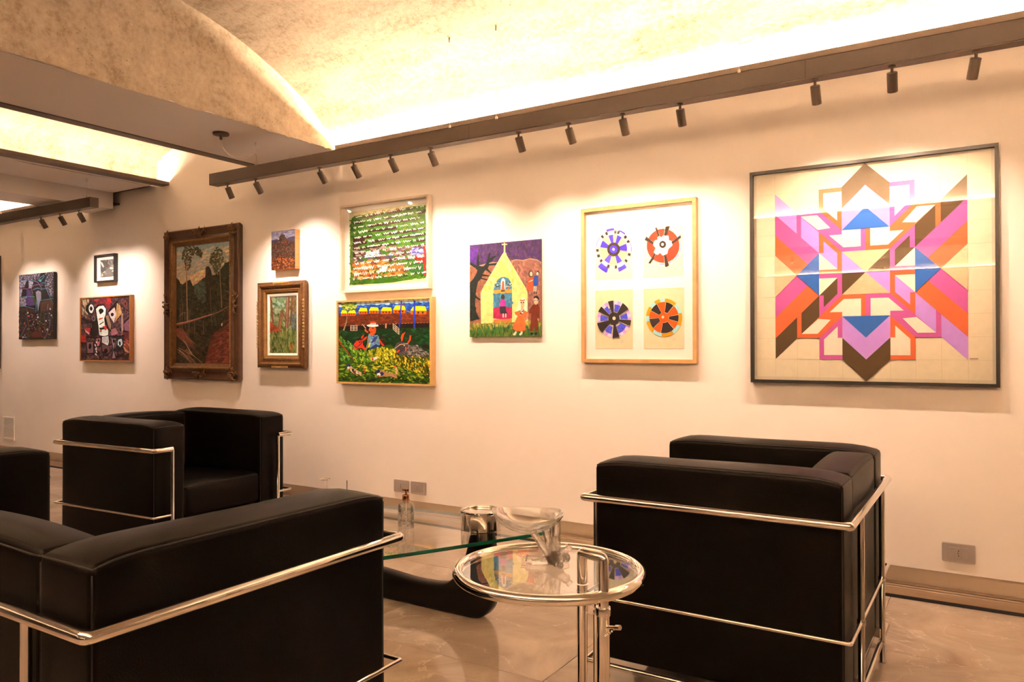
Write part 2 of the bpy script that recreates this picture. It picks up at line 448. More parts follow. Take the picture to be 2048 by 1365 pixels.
# barrel vaults of bare concrete, springing from the picture wall
HALF = [(3.55,2.285),(3.50,2.312),(3.45,2.352),(3.39,2.412),(3.333,2.462),(3.27,2.508),(3.197,2.556),(3.10,2.607),(3.0,2.653),(2.88,2.702),
        (2.767,2.742),(2.66,2.772),(2.549,2.797),(2.4,2.823),(2.25,2.844),(2.1,2.861),(1.92,2.877),(1.75,2.888),(1.58,2.896),(1.4,2.899)]
VAULT = HALF+[(2.8-y, z) for y, z in HALF[-2::-1]]            # second springing at y = -0.75
def vault(x0, x1, name, dy=0.0):
    n = max(2, int((x1-x0)/0.25)); g = MB()
    def fn(u, v):
        i = min(int(v*(len(VAULT)-1)+1e-6), len(VAULT)-1); y, z = VAULT[i]
        return (x0+(x1-x0)*u, y+dy, z)
    g.grid(fn, n, len(VAULT)-1)
    return struct(name, g, M['concrete'], smooth=True)
vault(-3.5, XR, 'ceiling_vault')
vault(XL, -6.42, 'ceiling_vault')
vault(-3.5, XR, 'ceiling_vault', dy=-6.55)
vault(XL, -6.42, 'ceiling_vault', dy=-6.55)
# concrete end faces (tympana) closing the vaults above the soffits
def tympanum(x, dy, flip):
    g = MB(); r = random.Random(3); n = len(VAULT)-1; sub = 6
    P = []
    for i in range(n):
        for k in range(3):
            a, b = VAULT[i], VAULT[i+1]; t = k/3
            P.append((a[0]+(b[0]-a[0])*t, a[1]+(b[1]-a[1])*t))
    P.append(VAULT[-1])
    low = [ZS-0.006+r.uniform(-0.006, 0.008) for _ in P]
    for i, (y, z) in enumerate(P):
        for k in range(sub+1):
            zz = low[i]+(z+0.01-low[i])*k/sub
            g.v.append((x+flip*(0.004*(1-k/sub)**3+0.006*(k/sub)**2*-1), y+dy, zz))
    for i in range(len(P)-1):
        for k in range(sub):
            a = i*(sub+1)+k; g.f.append((a, a+sub+1, a+sub+2, a+1))
    return struct('ceiling_beam_face', g, M['concrete'], smooth=True)
tympanum(-3.492, 0, 1); tympanum(-3.492, -6.55, 1)
tympanum(-6.428, 0, -1); tympanum(-6.428, -6.55, -1)
struct('ceiling_slab', MB().box(XL-0.1, XR+0.1, YB-0.1, D+0.16, 3.05, 3.2), M['concrete'])
struct('ceiling_soffit', MB().box(-3.52, XR, -3.0, -0.74, ZS, ZS+0.16), M['soffit'])
struct('ceiling_soffit', MB().box(XL, -6.40, -3.0, -0.74, ZS, ZS+0.16), M['soffit'])
# painted soffit beside the big vault
struct('ceiling_soffit', MB().box(-4.24, -3.499, YB, D, ZS, ZS+0.012), M['soffit'])
struct('ceiling_beam', MB().box(-4.20, -3.53, YB, D, ZS+0.013, 3.05), M['concrete'])
# lit recess between the soffits: concrete beam with a rough edge and a sagging slab above
g = MB(); prof = [(-5.46,2.29),(-5.46,2.40),(-5.455,2.488),(-5.405,2.493),(-5.385,2.52),(-5.15,2.60),(-4.9,2.645),(-4.6,2.67),(-4.2,2.675)]
rr = random.Random(5)
ny = 60; jit = [[rr.uniform(-0.006, 0.006) for _ in prof] for _ in range(ny+1)]
def rec(u, v):
    i = round(u*(len(prof)-1)); j = round(v*ny)
    return (prof[i][0]+jit[j][i], YB+(D-YB)*v, prof[i][1]+jit[j][i]*0.8)
g.grid(rec, len(prof)-1, ny)
struct('ceiling_recess', g, M['concrete'], smooth=True)
struct('ceiling_soffit', MB().box(-5.97, -5.385, YB, D-0.055, ZS, ZS+0.012), M['soffit'])
struct('ceiling_beam', MB().box(-6.33, -5.955, YB, D-0.055, 2.162, ZS+0.012), M['soffit'])
struct('ceiling_soffit', MB().box(-6.43, -6.331, YB, D, ZS-0.06, ZS+0.012), M['soffit'])
struct('ceiling_beam', MB().box(-6.41, -5.52, YB, D, ZS+0.013, 3.05), M['reveal'])  # near-black colour paints the shade above the soffit gap
# slim bronze led channels: along the wall under each vault, and along the recess
def led_channel(n, p0, p1, side, w=0.078, lip=0.026, led='led'):
    # p0,p1: ends of the outer (room side) edge; side: unit vector from that edge to where the channel is fixed
    a, b, s_ = Vector(p0), Vector(p1), Vector(side)
    root = empty('trim_%d' % n, a); root['kind'] = 'structure'
    def slab(o0, o1, z0, z1):
        c = [a+s_*o0, a+s_*o1, b+s_*o0, b+s_*o1]
        xs = [q.x-a.x for q in c]; ys = [q.y-a.y for q in c]
        return MB().box(min(xs), max(xs), min(ys), max(ys), z0, z1)
    slab(0, w, 0, 0.005).build('channel_plate', M['bronze_trim'], root)
    slab(0, 0.004, 0.005, lip).build('channel_lip', M['bronze_trim'], root)
    slab(0.022, 0.046, 0.0052, 0.009).build('led_strip', M[led], root)
led_channel(1, (-3.485, D-0.079, 2.288), (XR, D-0.079, 2.288), (0,1,0))
led_channel(2, (XL, D-0.079, 2.288), (-6.45, D-0.079, 2.288), (0,1,0))
led_channel(3, (-5.30, YB, 2.2845), (-5.30, D, 2.2845), (-1,0,0), w=0.10, led='led_recess')
led_channel(4, (-4.305, YB, 2.2845), (-4.305, D, 2.2845), (1,0,0), w=0.08, lip=0.02, led='led_recess')
led_channel(6, (-3.485, -0.665, 2.286), (XR, -0.665, 2.286), (0,-1,0), led='led_fill')  # unseen led channel added on the second springing as fill light
led_channel(5, (-3.485, YB+0.079, 2.288), (XR, YB+0.079, 2.288), (0,-1,0), led='led_back')
struct('trim_8', MB().box(-5.97, -5.385, D-0.055, D, ZS+0.02, ZS+0.03), M['reveal'])  # black sheet standing in for shade in the soffit gap at the wall
struct('trim_7', MB().box(-6.33, -5.955, D-0.055, D, 2.20, 2.21), M['reveal'])  # black sheet standing in for shade in the beam gap at the wall

# ------------------------------------------------------------------ hanging light bars and their spotlights
BY, BZ0, BZ1 = 3.10, 2.069, 2.141
def light_bar(x0, x1, y, label, cables, seams):
    root = empty('light_bar', ((x0+x1)/2, y, BZ0), 0, label, 'light bar')
    h = (x1-x0)/2
    g = MB().box(-h, h, -0.032, 0.032, 0.004, BZ1-BZ0)
    g.build('housing', M['bronze'], root)
    MB().box(-h+0.002, h-0.002, -0.028, 0.028, 0, 0.0038).build('track', M['bronze_trim'], root)
    for sx in (-1, 1):
        MB().bevbox(sx*h-0.002, sx*h+0.002, -0.033, 0.033, 0.001, BZ1-BZ0+0.001, 0.0006).build('end_cap', M['bronze'], root)
    for sx in seams:
        MB().box(sx-(x0+x1)/2-0.0007, sx-(x0+x1)/2+0.0007, -0.0326, 0.0326, 0.003, BZ1-BZ0+0.0004).build('joint', M['reveal'], root)
    for cx in cables:
        lx = cx-(x0+x1)/2
        top = (ceil_z(cx, y)-BZ0)
        o = MB().lathe([(0.0055,0),(0.0055,0.022),(0.0025,0.026)], 12, (lx, 0, BZ1-BZ0)).build('cable_grip', M['steel'], root, True, 40)
        MB().sweep([(lx,0,BZ1-BZ0+0.024),(lx,0,top)], 0.0007, 6).build('cable', M['steel'], root)
        MB().lathe([(0.004,-0.028),(0.0055,-0.024),(0.0055,0)], 12, (lx, 0, top)).build('ceiling_anchor', M['steel'], root, True, 40)
    return root
def ceil_z(x, y):
    if -6.33 < x < -5.955: return 2.162
    if -6.42 < x < -3.5: return ZS
    for (a, b) in zip(VAULT, VAULT[1:]):
        for dy in (0, -6.55):
            if b[0]+dy <= y <= a[0]+dy:
                t = (y-a[0]-dy)/(b[0]-a[0]); return a[1]+(b[1]-a[1])*t
    return ZS
light_bar(-4.167, 2.6, BY, 'long bronze light bar hanging along the wall above the large paintings', (-3.772, -2.31, -2.03, -0.86, 0.6, 2.2), (-2.17, -0.6, 1.4))
light_bar(-9.2, -5.525, BY, 'shorter bronze light bar hanging at far left beyond the ceiling recess', (-5.62, -6.9, -8.5), (-7.6,))
light_bar(-3.2, 2.6, -1.9, 'bronze light bar added behind the camera for fill light', (-2.8, 0.0, 2.2), ())  # unseen bar added to carry the fill spotlights
SPOT_MESH = {}
def spotlight(x, y, aim, colr, watts, label, group, angle=92, blend=1.0):
    # small cylinder head on a short stem, turned towards the wall
    root = empty('spotlight', (x, y, BZ0), 0, label, 'spotlight', group)
    if not SPOT_MESH:
        SPOT_MESH['stem'] = MB().lathe([(0.0125,0),(0.0125,-0.004),(0.005,-0.006),(0.005,-0.026)], 16).mesh('stem', M['bronze'], True, 35)
        SPOT_MESH['head'] = MB().lathe([(0.012,0.0),(0.0175,-0.001),(0.0180,-0.003),(0.0180,-0.071),(0.0172,-0.072),(0.0160,-0.072),(0.0152,-0.066),(1e-7,-0.066)], 24).mesh('head', M['bronze'], True, 35)
        SPOT_MESH['lens'] = MB().lathe([(0.0148,-0.0655),(0.0148,-0.0668),(1e-7,-0.0668)], 20).mesh('lens', M['lens'], True, 35)
    link('stem', SPOT_MESH['stem'], root)
    hd = link('head', SPOT_MESH['head'], root); hd.location = (0, 0, -0.022)
    dv = (Vector(aim)-Vector((x, y, BZ0-0.06))).normalized()
    hd.rotation_mode = 'QUATERNION'; hd.rotation_quaternion = dv.to_track_quat('-Z', 'Y')
    link('lens', SPOT_MESH['lens'], hd)
    L = bpy.data.lights.new('bulb', 'SPOT'); L.energy = watts; L.color = colr
    L.spot_size = math.radians(angle); L.spot_blend = blend; L.shadow_soft_size = 0.013
    lo = bpy.data.objects.new('bulb', L); col.objects.link(lo); lo.parent = hd; lo.location = (0, 0, -0.076)
    return root
ord_ = ['first', 'second', 'third', 'fourth', 'fifth', 'sixth', 'seventh', 'eighth', 'ninth', 'tenth', 'eleventh', 'twelfth', 'thirteenth']
SPX = [-4.033, -3.7726, -3.2302, -2.9685, -2.7022, -2.4337, -1.9045, -1.6362, -1.3691, -1.1075, -0.5708, -0.3052, -0.0431]
# x on the wall and height each head is turned to, with its strength
AIM = [(-4.02, 1.15, 1.15, 1), (-3.74, 1.35, 1.1, 1), (-3.18, 1.38, 1.0, 0), (-2.92, 1.38, 1.0, 0), (-2.62, 1.30, 1.0, 0), (-2.36, 1.25, 0.9, 0),
       (-1.88, 1.2, 0.9, 0), (-1.58, 1.25, 0.9, 0), (-1.36, 1.25, 0.9, 0), (-1.12, 1.15, 0.7, 0), (-0.58, 1.30, 1.0, 0), (-0.33, 1.30, 1.05, 0), (-0.22, 1.20, 0.6, 0)]
for i, (x, (ax, az, k, cool)) in enumerate(zip(SPX, AIM)):
    spotlight(x, BY, (ax, D, az), SPOT_COOL if cool else SPOT_WARM, SPOT_POWER*k,
              '%s small bronze spotlight from the left end under the long light bar' % ord_[i], 'spotlights on the long light bar')
for i, (x, ax) in enumerate(((-6.2644, -6.2), (-5.9877, -5.95), (-5.7243, -5.70))):
    spotlight(x, BY, (ax, D, 1.25), SPOT_COOL, SPOT_POWER*0.75, '%s small spotlight from the free end of the short far light bar' % ('third', 'second', 'nearest')[i], 'spotlights on the far light bar')
for i, x in enumerate((-7.35, -7.05, -8.2)):
    spotlight(x, BY, (x+0.03, D, 1.15), SPOT_COOL, SPOT_POWER*0.7, 'small spotlight on the far light bar %s' % ('above the dark flower canvas', 'above the right edge of the flower canvas', 'beyond the flower canvas')[i], 'spotlights further along the far light bar')
for i, x in enumerate((-2.7, -1.9, -1.1, 0.2, 1.4, 2.2)):
    spotlight(x, -1.9, (x, -1.5, 0.0), SPOT_WARM, FILL_POWER, '%s small fill spotlight added on the bar behind the camera' % ord_[i], 'added fill spotlights behind the camera', angle=100)

# feed wire and ceiling rose of the long bar
rose = empty('ceiling_rose', (-3.7727, 2.8554, ZS), 0, 'round dark bronze ceiling rose feeding a clear wire to the light bar', 'ceiling rose')
MB().lathe([(1e-7,-0.0145),(0.035,-0.0145),(0.0445,-0.012),(0.0455,-0.009),(0.0455,0)], 36).build('cover', M['bronze'], rose, True, 40)
MB().lathe([(0.0055,-0.040),(0.0085,-0.036),(0.0085,-0.0146)], 16).build('wire_grip', M['bronze'], rose, True, 40)
p = [(0,0,-0.038),(0,0.012,-0.085),(0,0.06,-0.118),(0,0.115,-0.122),(0,0.17,-0.105),(0,0.215,-0.078),(0,0.243,-0.064),(0,0.250,-0.085),(0,0.252,-0.115),(0.002,0.250,-0.148)]
q = []
for i in range(len(p)-1):
    for k in range(5):
        t = k/5; a = [p[max(i-1,0)], p[i], p[i+1], p[min(i+2,len(p)-1)]]
        q.append(tuple(0.5*((2*a[1][c])+(-a[0][c]+a[2][c])*t+(2*a[0][c]-5*a[1][c]+4*a[2][c]-a[3][c])*t*t+(-a[0][c]+3*a[1][c]-3*a[2][c]+a[3][c])*t**3) for c in range(3)))
q.append(p[-1])
MB().sweep(q, 0.0022, 8).build('feed_wire', M['cable'], rose, True)

# ------------------------------------------------------------------ pictures
def hom(src):
    # perspective rectification: four measured corners (tl, tr, br, bl) -> unit square, v measured downwards
    dst = [(0,0),(1,0),(1,1),(0,1)]; Am = []; b = []
    for (x, y), (u, v) in zip(src, dst):
        Am.append([x,y,1,0,0,0,-u*x,-u*y]); b.append(u)
        Am.append([0,0,0,x,y,1,-v*x,-v*y]); b.append(v)
    h = np.linalg.solve(np.array(Am, float), np.array(b, float))
    def f(x, y):
        w = h[6]*x+h[7]*y+1
        return ((h[0]*x+h[1]*y+h[2])/w, (h[3]*x+h[4]*y+h[5])/w)
    return f
class Art:
    """flat painted shapes laid over one another on a sheet w x h metres"""
    def __init__(s, w, h, corners=None, seed=1):
        s.w, s.h = w, h; s.P = []; s.r = random.Random(seed)
        s.map = hom(corners) if corners else (lambda x, y: (x, y))
    def raw(s, uv, c, slot=0):
        uv = [(min(1, max(0, u)), min(1, max(0, v))) for u, v in uv]
        s.P.append((uv, c, slot))
    def poly(s, pts, c, slot=0): s.raw([s.map(*p) for p in pts], c, slot)
    def fill(s, c): s.raw([(0,0),(1,0),(1,1),(0,1)], c)
    def line(s, pts, wd, c, taper=False):
        # brush line in measured units
        n = len(pts)
        for i in range(n-1):
            (x0,y0),(x1,y1) = pts[i], pts[i+1]; l = math.hypot(x1-x0, y1-y0) or 1
            nx, ny = -(y1-y0)/l, (x1-x0)/l
            a = wd*(1-0.7*i/(n-1) if taper else 1)/2; b = wd*(1-0.7*(i+1)/(n-1) if taper else 1)/2
            ex, ey = (x1-x0)/l*b*0.6, (y1-y0)/l*b*0.6
            s.poly([(x0+nx*a,y0+ny*a),(x1+nx*b+ex,y1+ny*b+ey),(x1-nx*b+ex,y1-ny*b+ey),(x0-nx*a,y0-ny*a)], c)
    def blob(s, x, y, rx, ry, c, n=9, rot=0.0, rough=0.18):
        ca, sa = math.cos(rot), math.sin(rot); pts = []
        for k in range(n):
            t = 2*math.pi*k/n; q = 1+s.r.uniform(-rough, rough)
            a, b = rx*q*math.cos(t), ry*q*math.sin(t)
            pts.append((x+a*ca-b*sa, y+a*sa+b*ca))
        s.poly(pts, c)
    def disc(s, x, y, rx, ry, c, n=28): s.blob(x, y, rx, ry, c, n, 0, 0)
    def sector(s, x, y, rx, ry, r0, r1, a0, a1, c, n=8):
        # angles in degrees clockwise from the top, radii as fractions
        o = []; i_ = []
        for k in range(n+1):
            t = math.radians(a0+(a1-a0)*k/n)
            o.append((x+rx*r1*math.sin(t), y-ry*r1*math.cos(t))); i_.append((x+rx*r0*math.sin(t), y-ry*r0*math.cos(t)))
        s.poly(o+i_[::-1], c)
    def dabs(s, poly, n, cols, sz, rot=0.0, asp=2.0, spread=0.6, bias=None):
        # many short brush marks inside an outline
        xs = [p[0] for p in poly]; ys = [p[1] for p in poly]; k = 0; tries = 0
        while k < n and tries < n*12:
            tries += 1
            x = s.r.uniform(min(xs), max(xs)); y = s.r.uniform(min(ys), max(ys))
            ins = False; j = len(poly)-1
            for i in range(len(poly)):
                if (poly[i][1] > y) != (poly[j][1] > y) and x < (poly[j][0]-poly[i][0])*(y-poly[i][1])/(poly[j][1]-poly[i][1])+poly[i][0]: ins = not ins
                j = i
            if not ins: continue
            q = sz*s.r.uniform(0.55, 1.4); c = s.r.choice(cols); j_ = s.r.uniform(0.8, 1.2)
            s.blob(x, y, q*asp**0.5, q/asp**0.5, tuple(min(1, v*j_) for v in c[:3])+(1,), 6, rot+s.r.uniform(-spread, spread), 0.3); k += 1
    def tone(s, k): s.P = [(uv, tuple(min(0.85, v*k) for v in c[:3])+(1,), sl) for uv, c, sl in s.P]
    def build(s, name, parent, x0, z0, y, material, foil=None):
        # sheet with its lower left corner at (x0, y, z0), facing -y
        vs = []; fs = []; cols = []; slots = []; n = len(s.P); step = min(2e-4, 0.0035/max(1, n))
        for k, (uv, c, sl) in enumerate(s.P):
            b = len(vs); yy = y-step*k
            vs += [(x0+u*s.w, yy, z0+(1-v)*s.h) for u, v in uv]
            if len(uv) == 4 or len(uv) == 3: tri = [tuple(range(len(uv)))] if convex(uv) else tessellate_polygon([[Vector((u, v, 0)) for u, v in uv]])
            else: tri = tessellate_polygon([[Vector((u, v, 0)) for u, v in uv]])
            for t in tri:
                fs.append(tuple(b+i for i in t)); cols.append(c); slots.append(sl)
        me = bpy.data.meshes.new(name); me.from_pydata(vs, [], fs)
        at = me.color_attributes.new('pigment', 'FLOAT_COLOR', 'CORNER')
        buf = []
        for p, c in zip(me.polygons, cols): buf += list(c)*p.loop_total
        at.data.foreach_set('color', buf)
        me.materials.append(material)
        if foil: me.materials.append(foil); me.polygons.foreach_set('material_index', slots)
        return link(name, me, parent)
def convex(p):
    s0 = 0
    for i in range(len(p)):
        a, b, c = p[i], p[(i+1) % len(p)], p[(i+2) % len(p)]
        z = (b[0]-a[0])*(c[1]-b[1])-(b[1]-a[1])*(c[0]-b[0])
        if abs(z) > 1e-12:
            if s0 and (z > 0) != (s0 > 0): return False
            s0 = z
    return True
def frame_mesh(w, h, prof):
    # profile (inset from the outer edge, proud of the wall) carried round a mitred rectangle
    g = MB(); n = len(prof)
    for a, b in prof:
        g.v += [(-w/2+a, -b, a), (w/2-a, -b, a), (w/2-a, -b, h-a), (-w/2+a, -b, h-a)]
    for i in range(n-1):
        for k in range(4):
            m = (k+1) % 4
            g.f.append((i*4+k, i*4+m, (i+1)*4+m, (i+1)*4+k))
    return g
def picture(name, x0, x1, z0, z1, label, cat='painting'):
    root = empty(name, ((x0+x1)/2, D, z0), 0, label, cat)
    return root, x1-x0, z1-z0
def sheet(root, name, w, h, inset, y, m, thick=0.003):
    return MB().box(-w/2+inset, w/2-inset, -y, -y+thick, inset, h-inset).build(name, m, root)

# --- large geometric composition
root, w, h = picture('geometric_painting', -0.930, 0.024, 0.885, 1.836, 'large pink, orange and brown geometric composition in thin black frame, rightmost on the wall')
t = 0.035; fw = 0.0135
frame_mesh(w, h, [(0,0.002),(0,t),(fw,t),(fw,0.010)]).build('frame', M['frame_black'], root)
sheet(root, 'backing_board', w, h, 0.004, 0.012, M['backing'], 0.008)
iw, ih = w-2*fw, h-2*fw
a = Art(iw, ih)
def G(*pts): return [(p[0]/10, p[1]/10) for p in pts]
paper = A(250, 214, 170); pale = A(252, 222, 184)  # pale: the same paper with brighter light put into its colour
BR, PK, LI, OR, BL = A(108, 76, 42), A(218, 98, 148), A(213, 148, 204), A(238, 112, 62), A(58, 108, 168)
a.fill(paper)
# darker strips along the sides and bottom of the sheet
for u0, v0, u1, v1, sh in ((0,0,0.012,1,0.80),(0.988,0,1,1,0.80),(0,0.985,1,1,0.84)):
    a.raw([(u0,v0),(u1,v0),(u1,v1),(u0,v1)], tuple(c*sh for c in paper[:3])+(1,))
gl = A(222, 188, 142)
for k in range(1, 10):
    a.raw(G((k-0.006,0),(k+0.006,0),(k+0.006,10),(k-0.006,10)), gl); a.raw(G((0,k-0.006),(10,k-0.006),(10,k+0.006),(0,k+0.006)), gl)
mir = lambda pts: [(10-x, y) for x, y in pts]
flipv = lambda pts: [(x, 10-y) for x, y in pts]
def put(pts, c, slot=0): a.raw(G(*pts), c, slot)
# diagonal bands
put([(1,1),(5,5),(4,5),(1,2)], LI); put([(9,9),(5,5),(6,5),(9,8)], LI)
put([(1,9),(5,5),(4,5),(1,8)], BR); put([(9,1),(5,5),(6,5),(9,2)], BR)
put([(4,4),(5,5),(4,5)], LI); put([(6,6),(5,5),(6,5)], LI)
for f_ in (lambda p: p, mir, flipv, lambda p: mir(flipv(p))):
    put(f_([(1,2),(3,4),(2.5,4.5),(1,3)]), PK); put(f_([(1,3),(2.5,4.5),(2,5),(1,4)]), OR)
for f_, in ((flipv,), (lambda p: mir(flipv(p)),)):
    put(f_([(1,3),(2.5,4.5),(2,5),(1,4)]), PK); put(f_([(1,2),(3,4),(2.5,4.5),(1,3)]), OR)
# ribbons: colours swap from side to side
def ribbons(f_, c1, c2, band):
    put(f_([(3,1),(4,1),(4,3),(3,2)]), c1); put(f_([(3.2,1.2),(4,1.2),(4,2),(3.8,2),(3.8,2.53),(3.2,1.93)]), pale)
    put(f_([(2,2),(3,2),(4,3),(4,3.2),(3,3.2),(3,3),(2.2,2.2),(2.2,3.2),(2,3)]), c2)
    put(f_([(2.2,2.2),(2.92,2.2),(3.5,2.85),(2.95,2.9)]), pale)
    put(f_([(3,3),(4,3),(4.8,3),(5,3),(5,4),(4,4)]), c2)
    put(f_([(3.45,3.2),(4,3.2),(4,3),(4.8,3),(4.8,3.8),(4.07,3.8)]), pale)
    put(f_([(3,3),(4,4),(4,5),(3,5)]), c1); put(f_([(3.2,3.45),(3.8,4.05),(3.8,4.8),(3,4),(3.2,4)]), band)
    put(f_([(3,4),(3.8,4.8),(3,4.8)]), pale)
ribbons(lambda p: p, OR, PK, LI)
ribbons(mir, PK, OR, BR)
ribbons(flipv, PK, OR, BR)
ribbons(lambda p: mir(flipv(p)), OR, PK, LI)
# centre square, side diamonds, arrow heads
for f_, tb in ((lambda p: p, None), (flipv, None)):
    put(f_([(4,1),(5,0),(6,1),(6,2),(5,1),(4,2)]), BR); put(f_([(4,2),(5,1),(6,2),(6,3),(5,2),(4,3)]), LI); put(f_([(4,3),(5,2),(6,3)]), BL)
put([(4,4),(5,5),(4,5)], LI); put([(4,5),(5,5),(4,6)], BR); put([(6,4),(6,5),(5,5)], BR); put([(5,5),(6,5),(6,6)], LI)
put([(4,4),(6,4),(5,5)], paper, 1); put([(5,5),(6,6),(4,6)], paper, 1)
for f_ in (lambda p: p, mir):
    put(f_([(3,4),(2,5),(3,6)]), BL); put(f_([(1,4),(2,5),(1,6)]), paper, 1)
# small pencil signature
for k in range(9):
    put([(9.05+k*0.035, 8.93), (9.075+k*0.035, 8.90), (9.08+k*0.035, 8.96), (9.06+k*0.035, 8.97)], A(150, 112, 84))
a.build('picture', root, -iw/2, fw, -0.0125, M['paper'], M['foil'])
MB().add([(-iw/2-0.004,-0.0265,fw-0.004),(iw/2+0.004,-0.0265,fw-0.004),(iw/2+0.004,-0.0265,h-fw+0.004),(-iw/2-0.004,-0.0265,h-fw+0.004)], [(0,1,2,3)]).build('glass', M['pane'], root)

# --- four wheels in an oak frame
root, w, h = picture('framed_wheel_drawings', -1.787, -1.181, 0.967, 1.754, 'oak frame holding four sheets with colourful wheel drawings on white mat', 'framed drawing')
t = 0.033; fw = 0.0185
frame_mesh(w, h, [(0,0.002),(0,t),(fw,t),(fw,0.012)]).build('frame', M['frame_oak'], root)
sheet(root, 'mat_board', w, h, 0.004, 0.012, M['mat_board'], 0.010)
K1 = [(48,220),(1850,35),(1845,2635),(62,2613)]; wm = hom(K1)
def wheel_sheet(q):
    uv = [wm(*p) for p in q]
    u0, u1 = (uv[0][0]+uv[3][0])/2, (uv[1][0]+uv[2][0])/2; v0, v1 = (uv[0][1]+uv[1][1])/2, (uv[2][1]+uv[3][1])/2
    return Art((u1-u0)*w, (v1-v0)*h, q), -w/2+u0*w, (1-v1)*h
cream = A(250, 222, 178); ink = A(78, 56, 44); vio = A(92, 66, 200); lav = A(226, 216, 246); pea = A(252, 190, 140)
def note(b, x, y, c=None):
    for r_ in range(2):
        for k in range(7):
            b.line([(x+k*7, y+r_*22+b.r.uniform(-3,3)), (x+k*7+5, y+r_*22+b.r.uniform(-3,3))], 2.6, c or A(150, 112, 84))
def sheet_edge(b, q, dots):
    (x0,y0),(x1,y1) = q[0], q[1]
    for k in range(30):
        t_ = (k+0.5)/30; xx, yy = x0+(x1-x0)*t_, y0+(y1-y0)*t_
        b.line([(xx, yy+3), (xx, yy+10)], 7, A(226, 190, 140))
q = [(246,432),(832,376),(834,1300),(254,1330)]; b, sx, sz = wheel_sheet(q); b.fill(cream); sheet_edge(b, q, 1)
X, Y, RX, RY = 540, 850, 215, 236
b.disc(X, Y, RX, RY, pea)
for a0, a1, r1 in ((-22,-2,1.42),(17,36,1.36),(68,95,1.30),(142,163,1.52),(199,222,1.62),(279,306,1.30)):
    b.sector(X, Y, RX, RY, 0.42, 0.98, a0-2, a1+2, vio); b.sector(X, Y, RX, RY, 1.0, 1.26, a0-1, a1+4, lav); b.sector(X, Y, RX, RY, 1.26, r1, a0-1, a1+3, vio)
for k in (2, 13, 42, 60, 103, 126, 168, 195, 226, 245, 263, 312, 330):
    b.sector(X, Y, RX, RY, 1.08, 1.28, k, k+8, ink, 2)
for k in (-24, -2, 15, 38, 66, 98, 140, 166, 197, 224, 277, 308): b.sector(X, Y, RX, RY, 0.44, 1.0, k-0.7, k+0.7, cream, 1)
b.disc(X, Y, 100, 108, ink); b.disc(X, Y, 61, 66, vio); b.disc(X, Y, 19, 21, cream); b.disc(X, Y, 5, 7, ink)
note(b, 664, 1235); b.build('sheet', root, sx, sz, -0.0128, M['paper'])
q = [(995,352),(1626,300),(1630,1260),(1008,1300)]; b, sx, sz = wheel_sheet(q); b.fill(cream)
X, Y, RX, RY = 1313, 798, 256, 268; red = A(230, 78, 46)
b.disc(X, Y, RX, RY, red)
for k, w_ in ((-70,5),(-50,10),(-28,5),(-12,10),(5,4),(28,13),(55,11),(84,22),(118,22),(152,8),(175,16),(205,8),(225,12),(250,14),(278,8)):
    b.sector(X, Y, RX, RY, 1.03, 1.12, k, k+w_, A(160, 176, 240), 3)
b.poly([(1225,665),(1262,645),(1295,668),(1305,640),(1400,640),(1408,712),(1448,722),(1465,790),(1400,850),(1382,925),(1310,955),(1272,912),(1225,945),(1168,902),(1200,835),(1158,790),(1180,718),(1228,700)], A(248, 242, 250))
for pts in ([(1186,515),(1215,498),(1258,640),(1240,650)], [(1358,470),(1422,490),(1368,640),(1330,638)], [(1588,632),(1596,672),(1452,765),(1448,738)],
            [(1050,652),(1024,706),(1160,775),(1168,745)], [(1182,920),(1202,932),(1118,1082),(1088,1070)], [(1332,950),(1362,945),(1412,1105),(1352,1132)]):
    cx, cy = sum(p[0] for p in pts)/4, sum(p[1] for p in pts)/4
    b.poly([(cx+(p[0]-cx)*1.06+(4 if p[0] > cx else -4), cy+(p[1]-cy)*1.0) for p in pts], cream); b.poly(pts, ink)
b.disc(1310, 778, 53, 57, ink); b.disc(1308, 778, 21, 24, cream); note(b, 1420, 1182); b.build('sheet', root, sx, sz, -0.0128, M['paper'])
o = 1365
q = [(248,o+138),(836,o+112),(840,o+1038),(256,o+1034)]; b, sx, sz = wheel_sheet(q); b.fill(A(248, 214, 162)); sheet_edge(b, q, 1)
X, Y, RX, RY = 546, o+578, 266, 288; dk = A(62, 46, 42)
for k in range(0, 360, 12): b.sector(X, Y, RX, RY, 0.8, 1.0, k, k+12, A(228, 166, 206) if (k//12) % 2 else A(242, 204, 228), 3)
for a0, a1, r0 in ((2,28,0.40),(66,90,0.38),(117,163,0.42),(192,222,0.42),(263,287,0.38),(311,331,0.42)):
    b.sector(X, Y, RX, RY, r0, 0.80, a0, a1, A(96, 92, 206), 6)
    b.dabs([(X+RX*0.6*math.sin(math.radians((a0+a1)/2))+dx*40, Y-RY*0.6*math.cos(math.radians((a0+a1)/2))+dy*34) for dx, dy in ((-1,-1),(1,-1),(1,1),(-1,1))], 14, [A(112,110,214), A(84,80,196)], 9)
for a0, a1 in ((-21,-2),(30,58),(93,112),(161,185),(223,258),(294,313)):
    b.sector(X, Y, RX, RY, 0.25, 1.02, a0-1, a1+1, A(248, 214, 162)); b.sector(X, Y, RX, RY, 0.25, 1.01, a0, a1, dk)
b.disc(X, Y-8, 88, 98, dk); b.disc(548, o+565, 25, 28, A(248, 214, 162)); note(b, 646, o+920); b.build('sheet', root, sx, sz, -0.0128, M['paper'])
q = [(1002,o+112),(1636,o+84),(1640,o+1042),(1010,o+1040)]; b, sx, sz = wheel_sheet(q); b.fill(A(248, 214, 162)); sheet_edge(b, q, 1)
X, Y, RX, RY = 1324, o+556, 280, 298; mint = A(186, 222, 206); amb = A(246, 164, 16); ora = A(250, 98, 20)
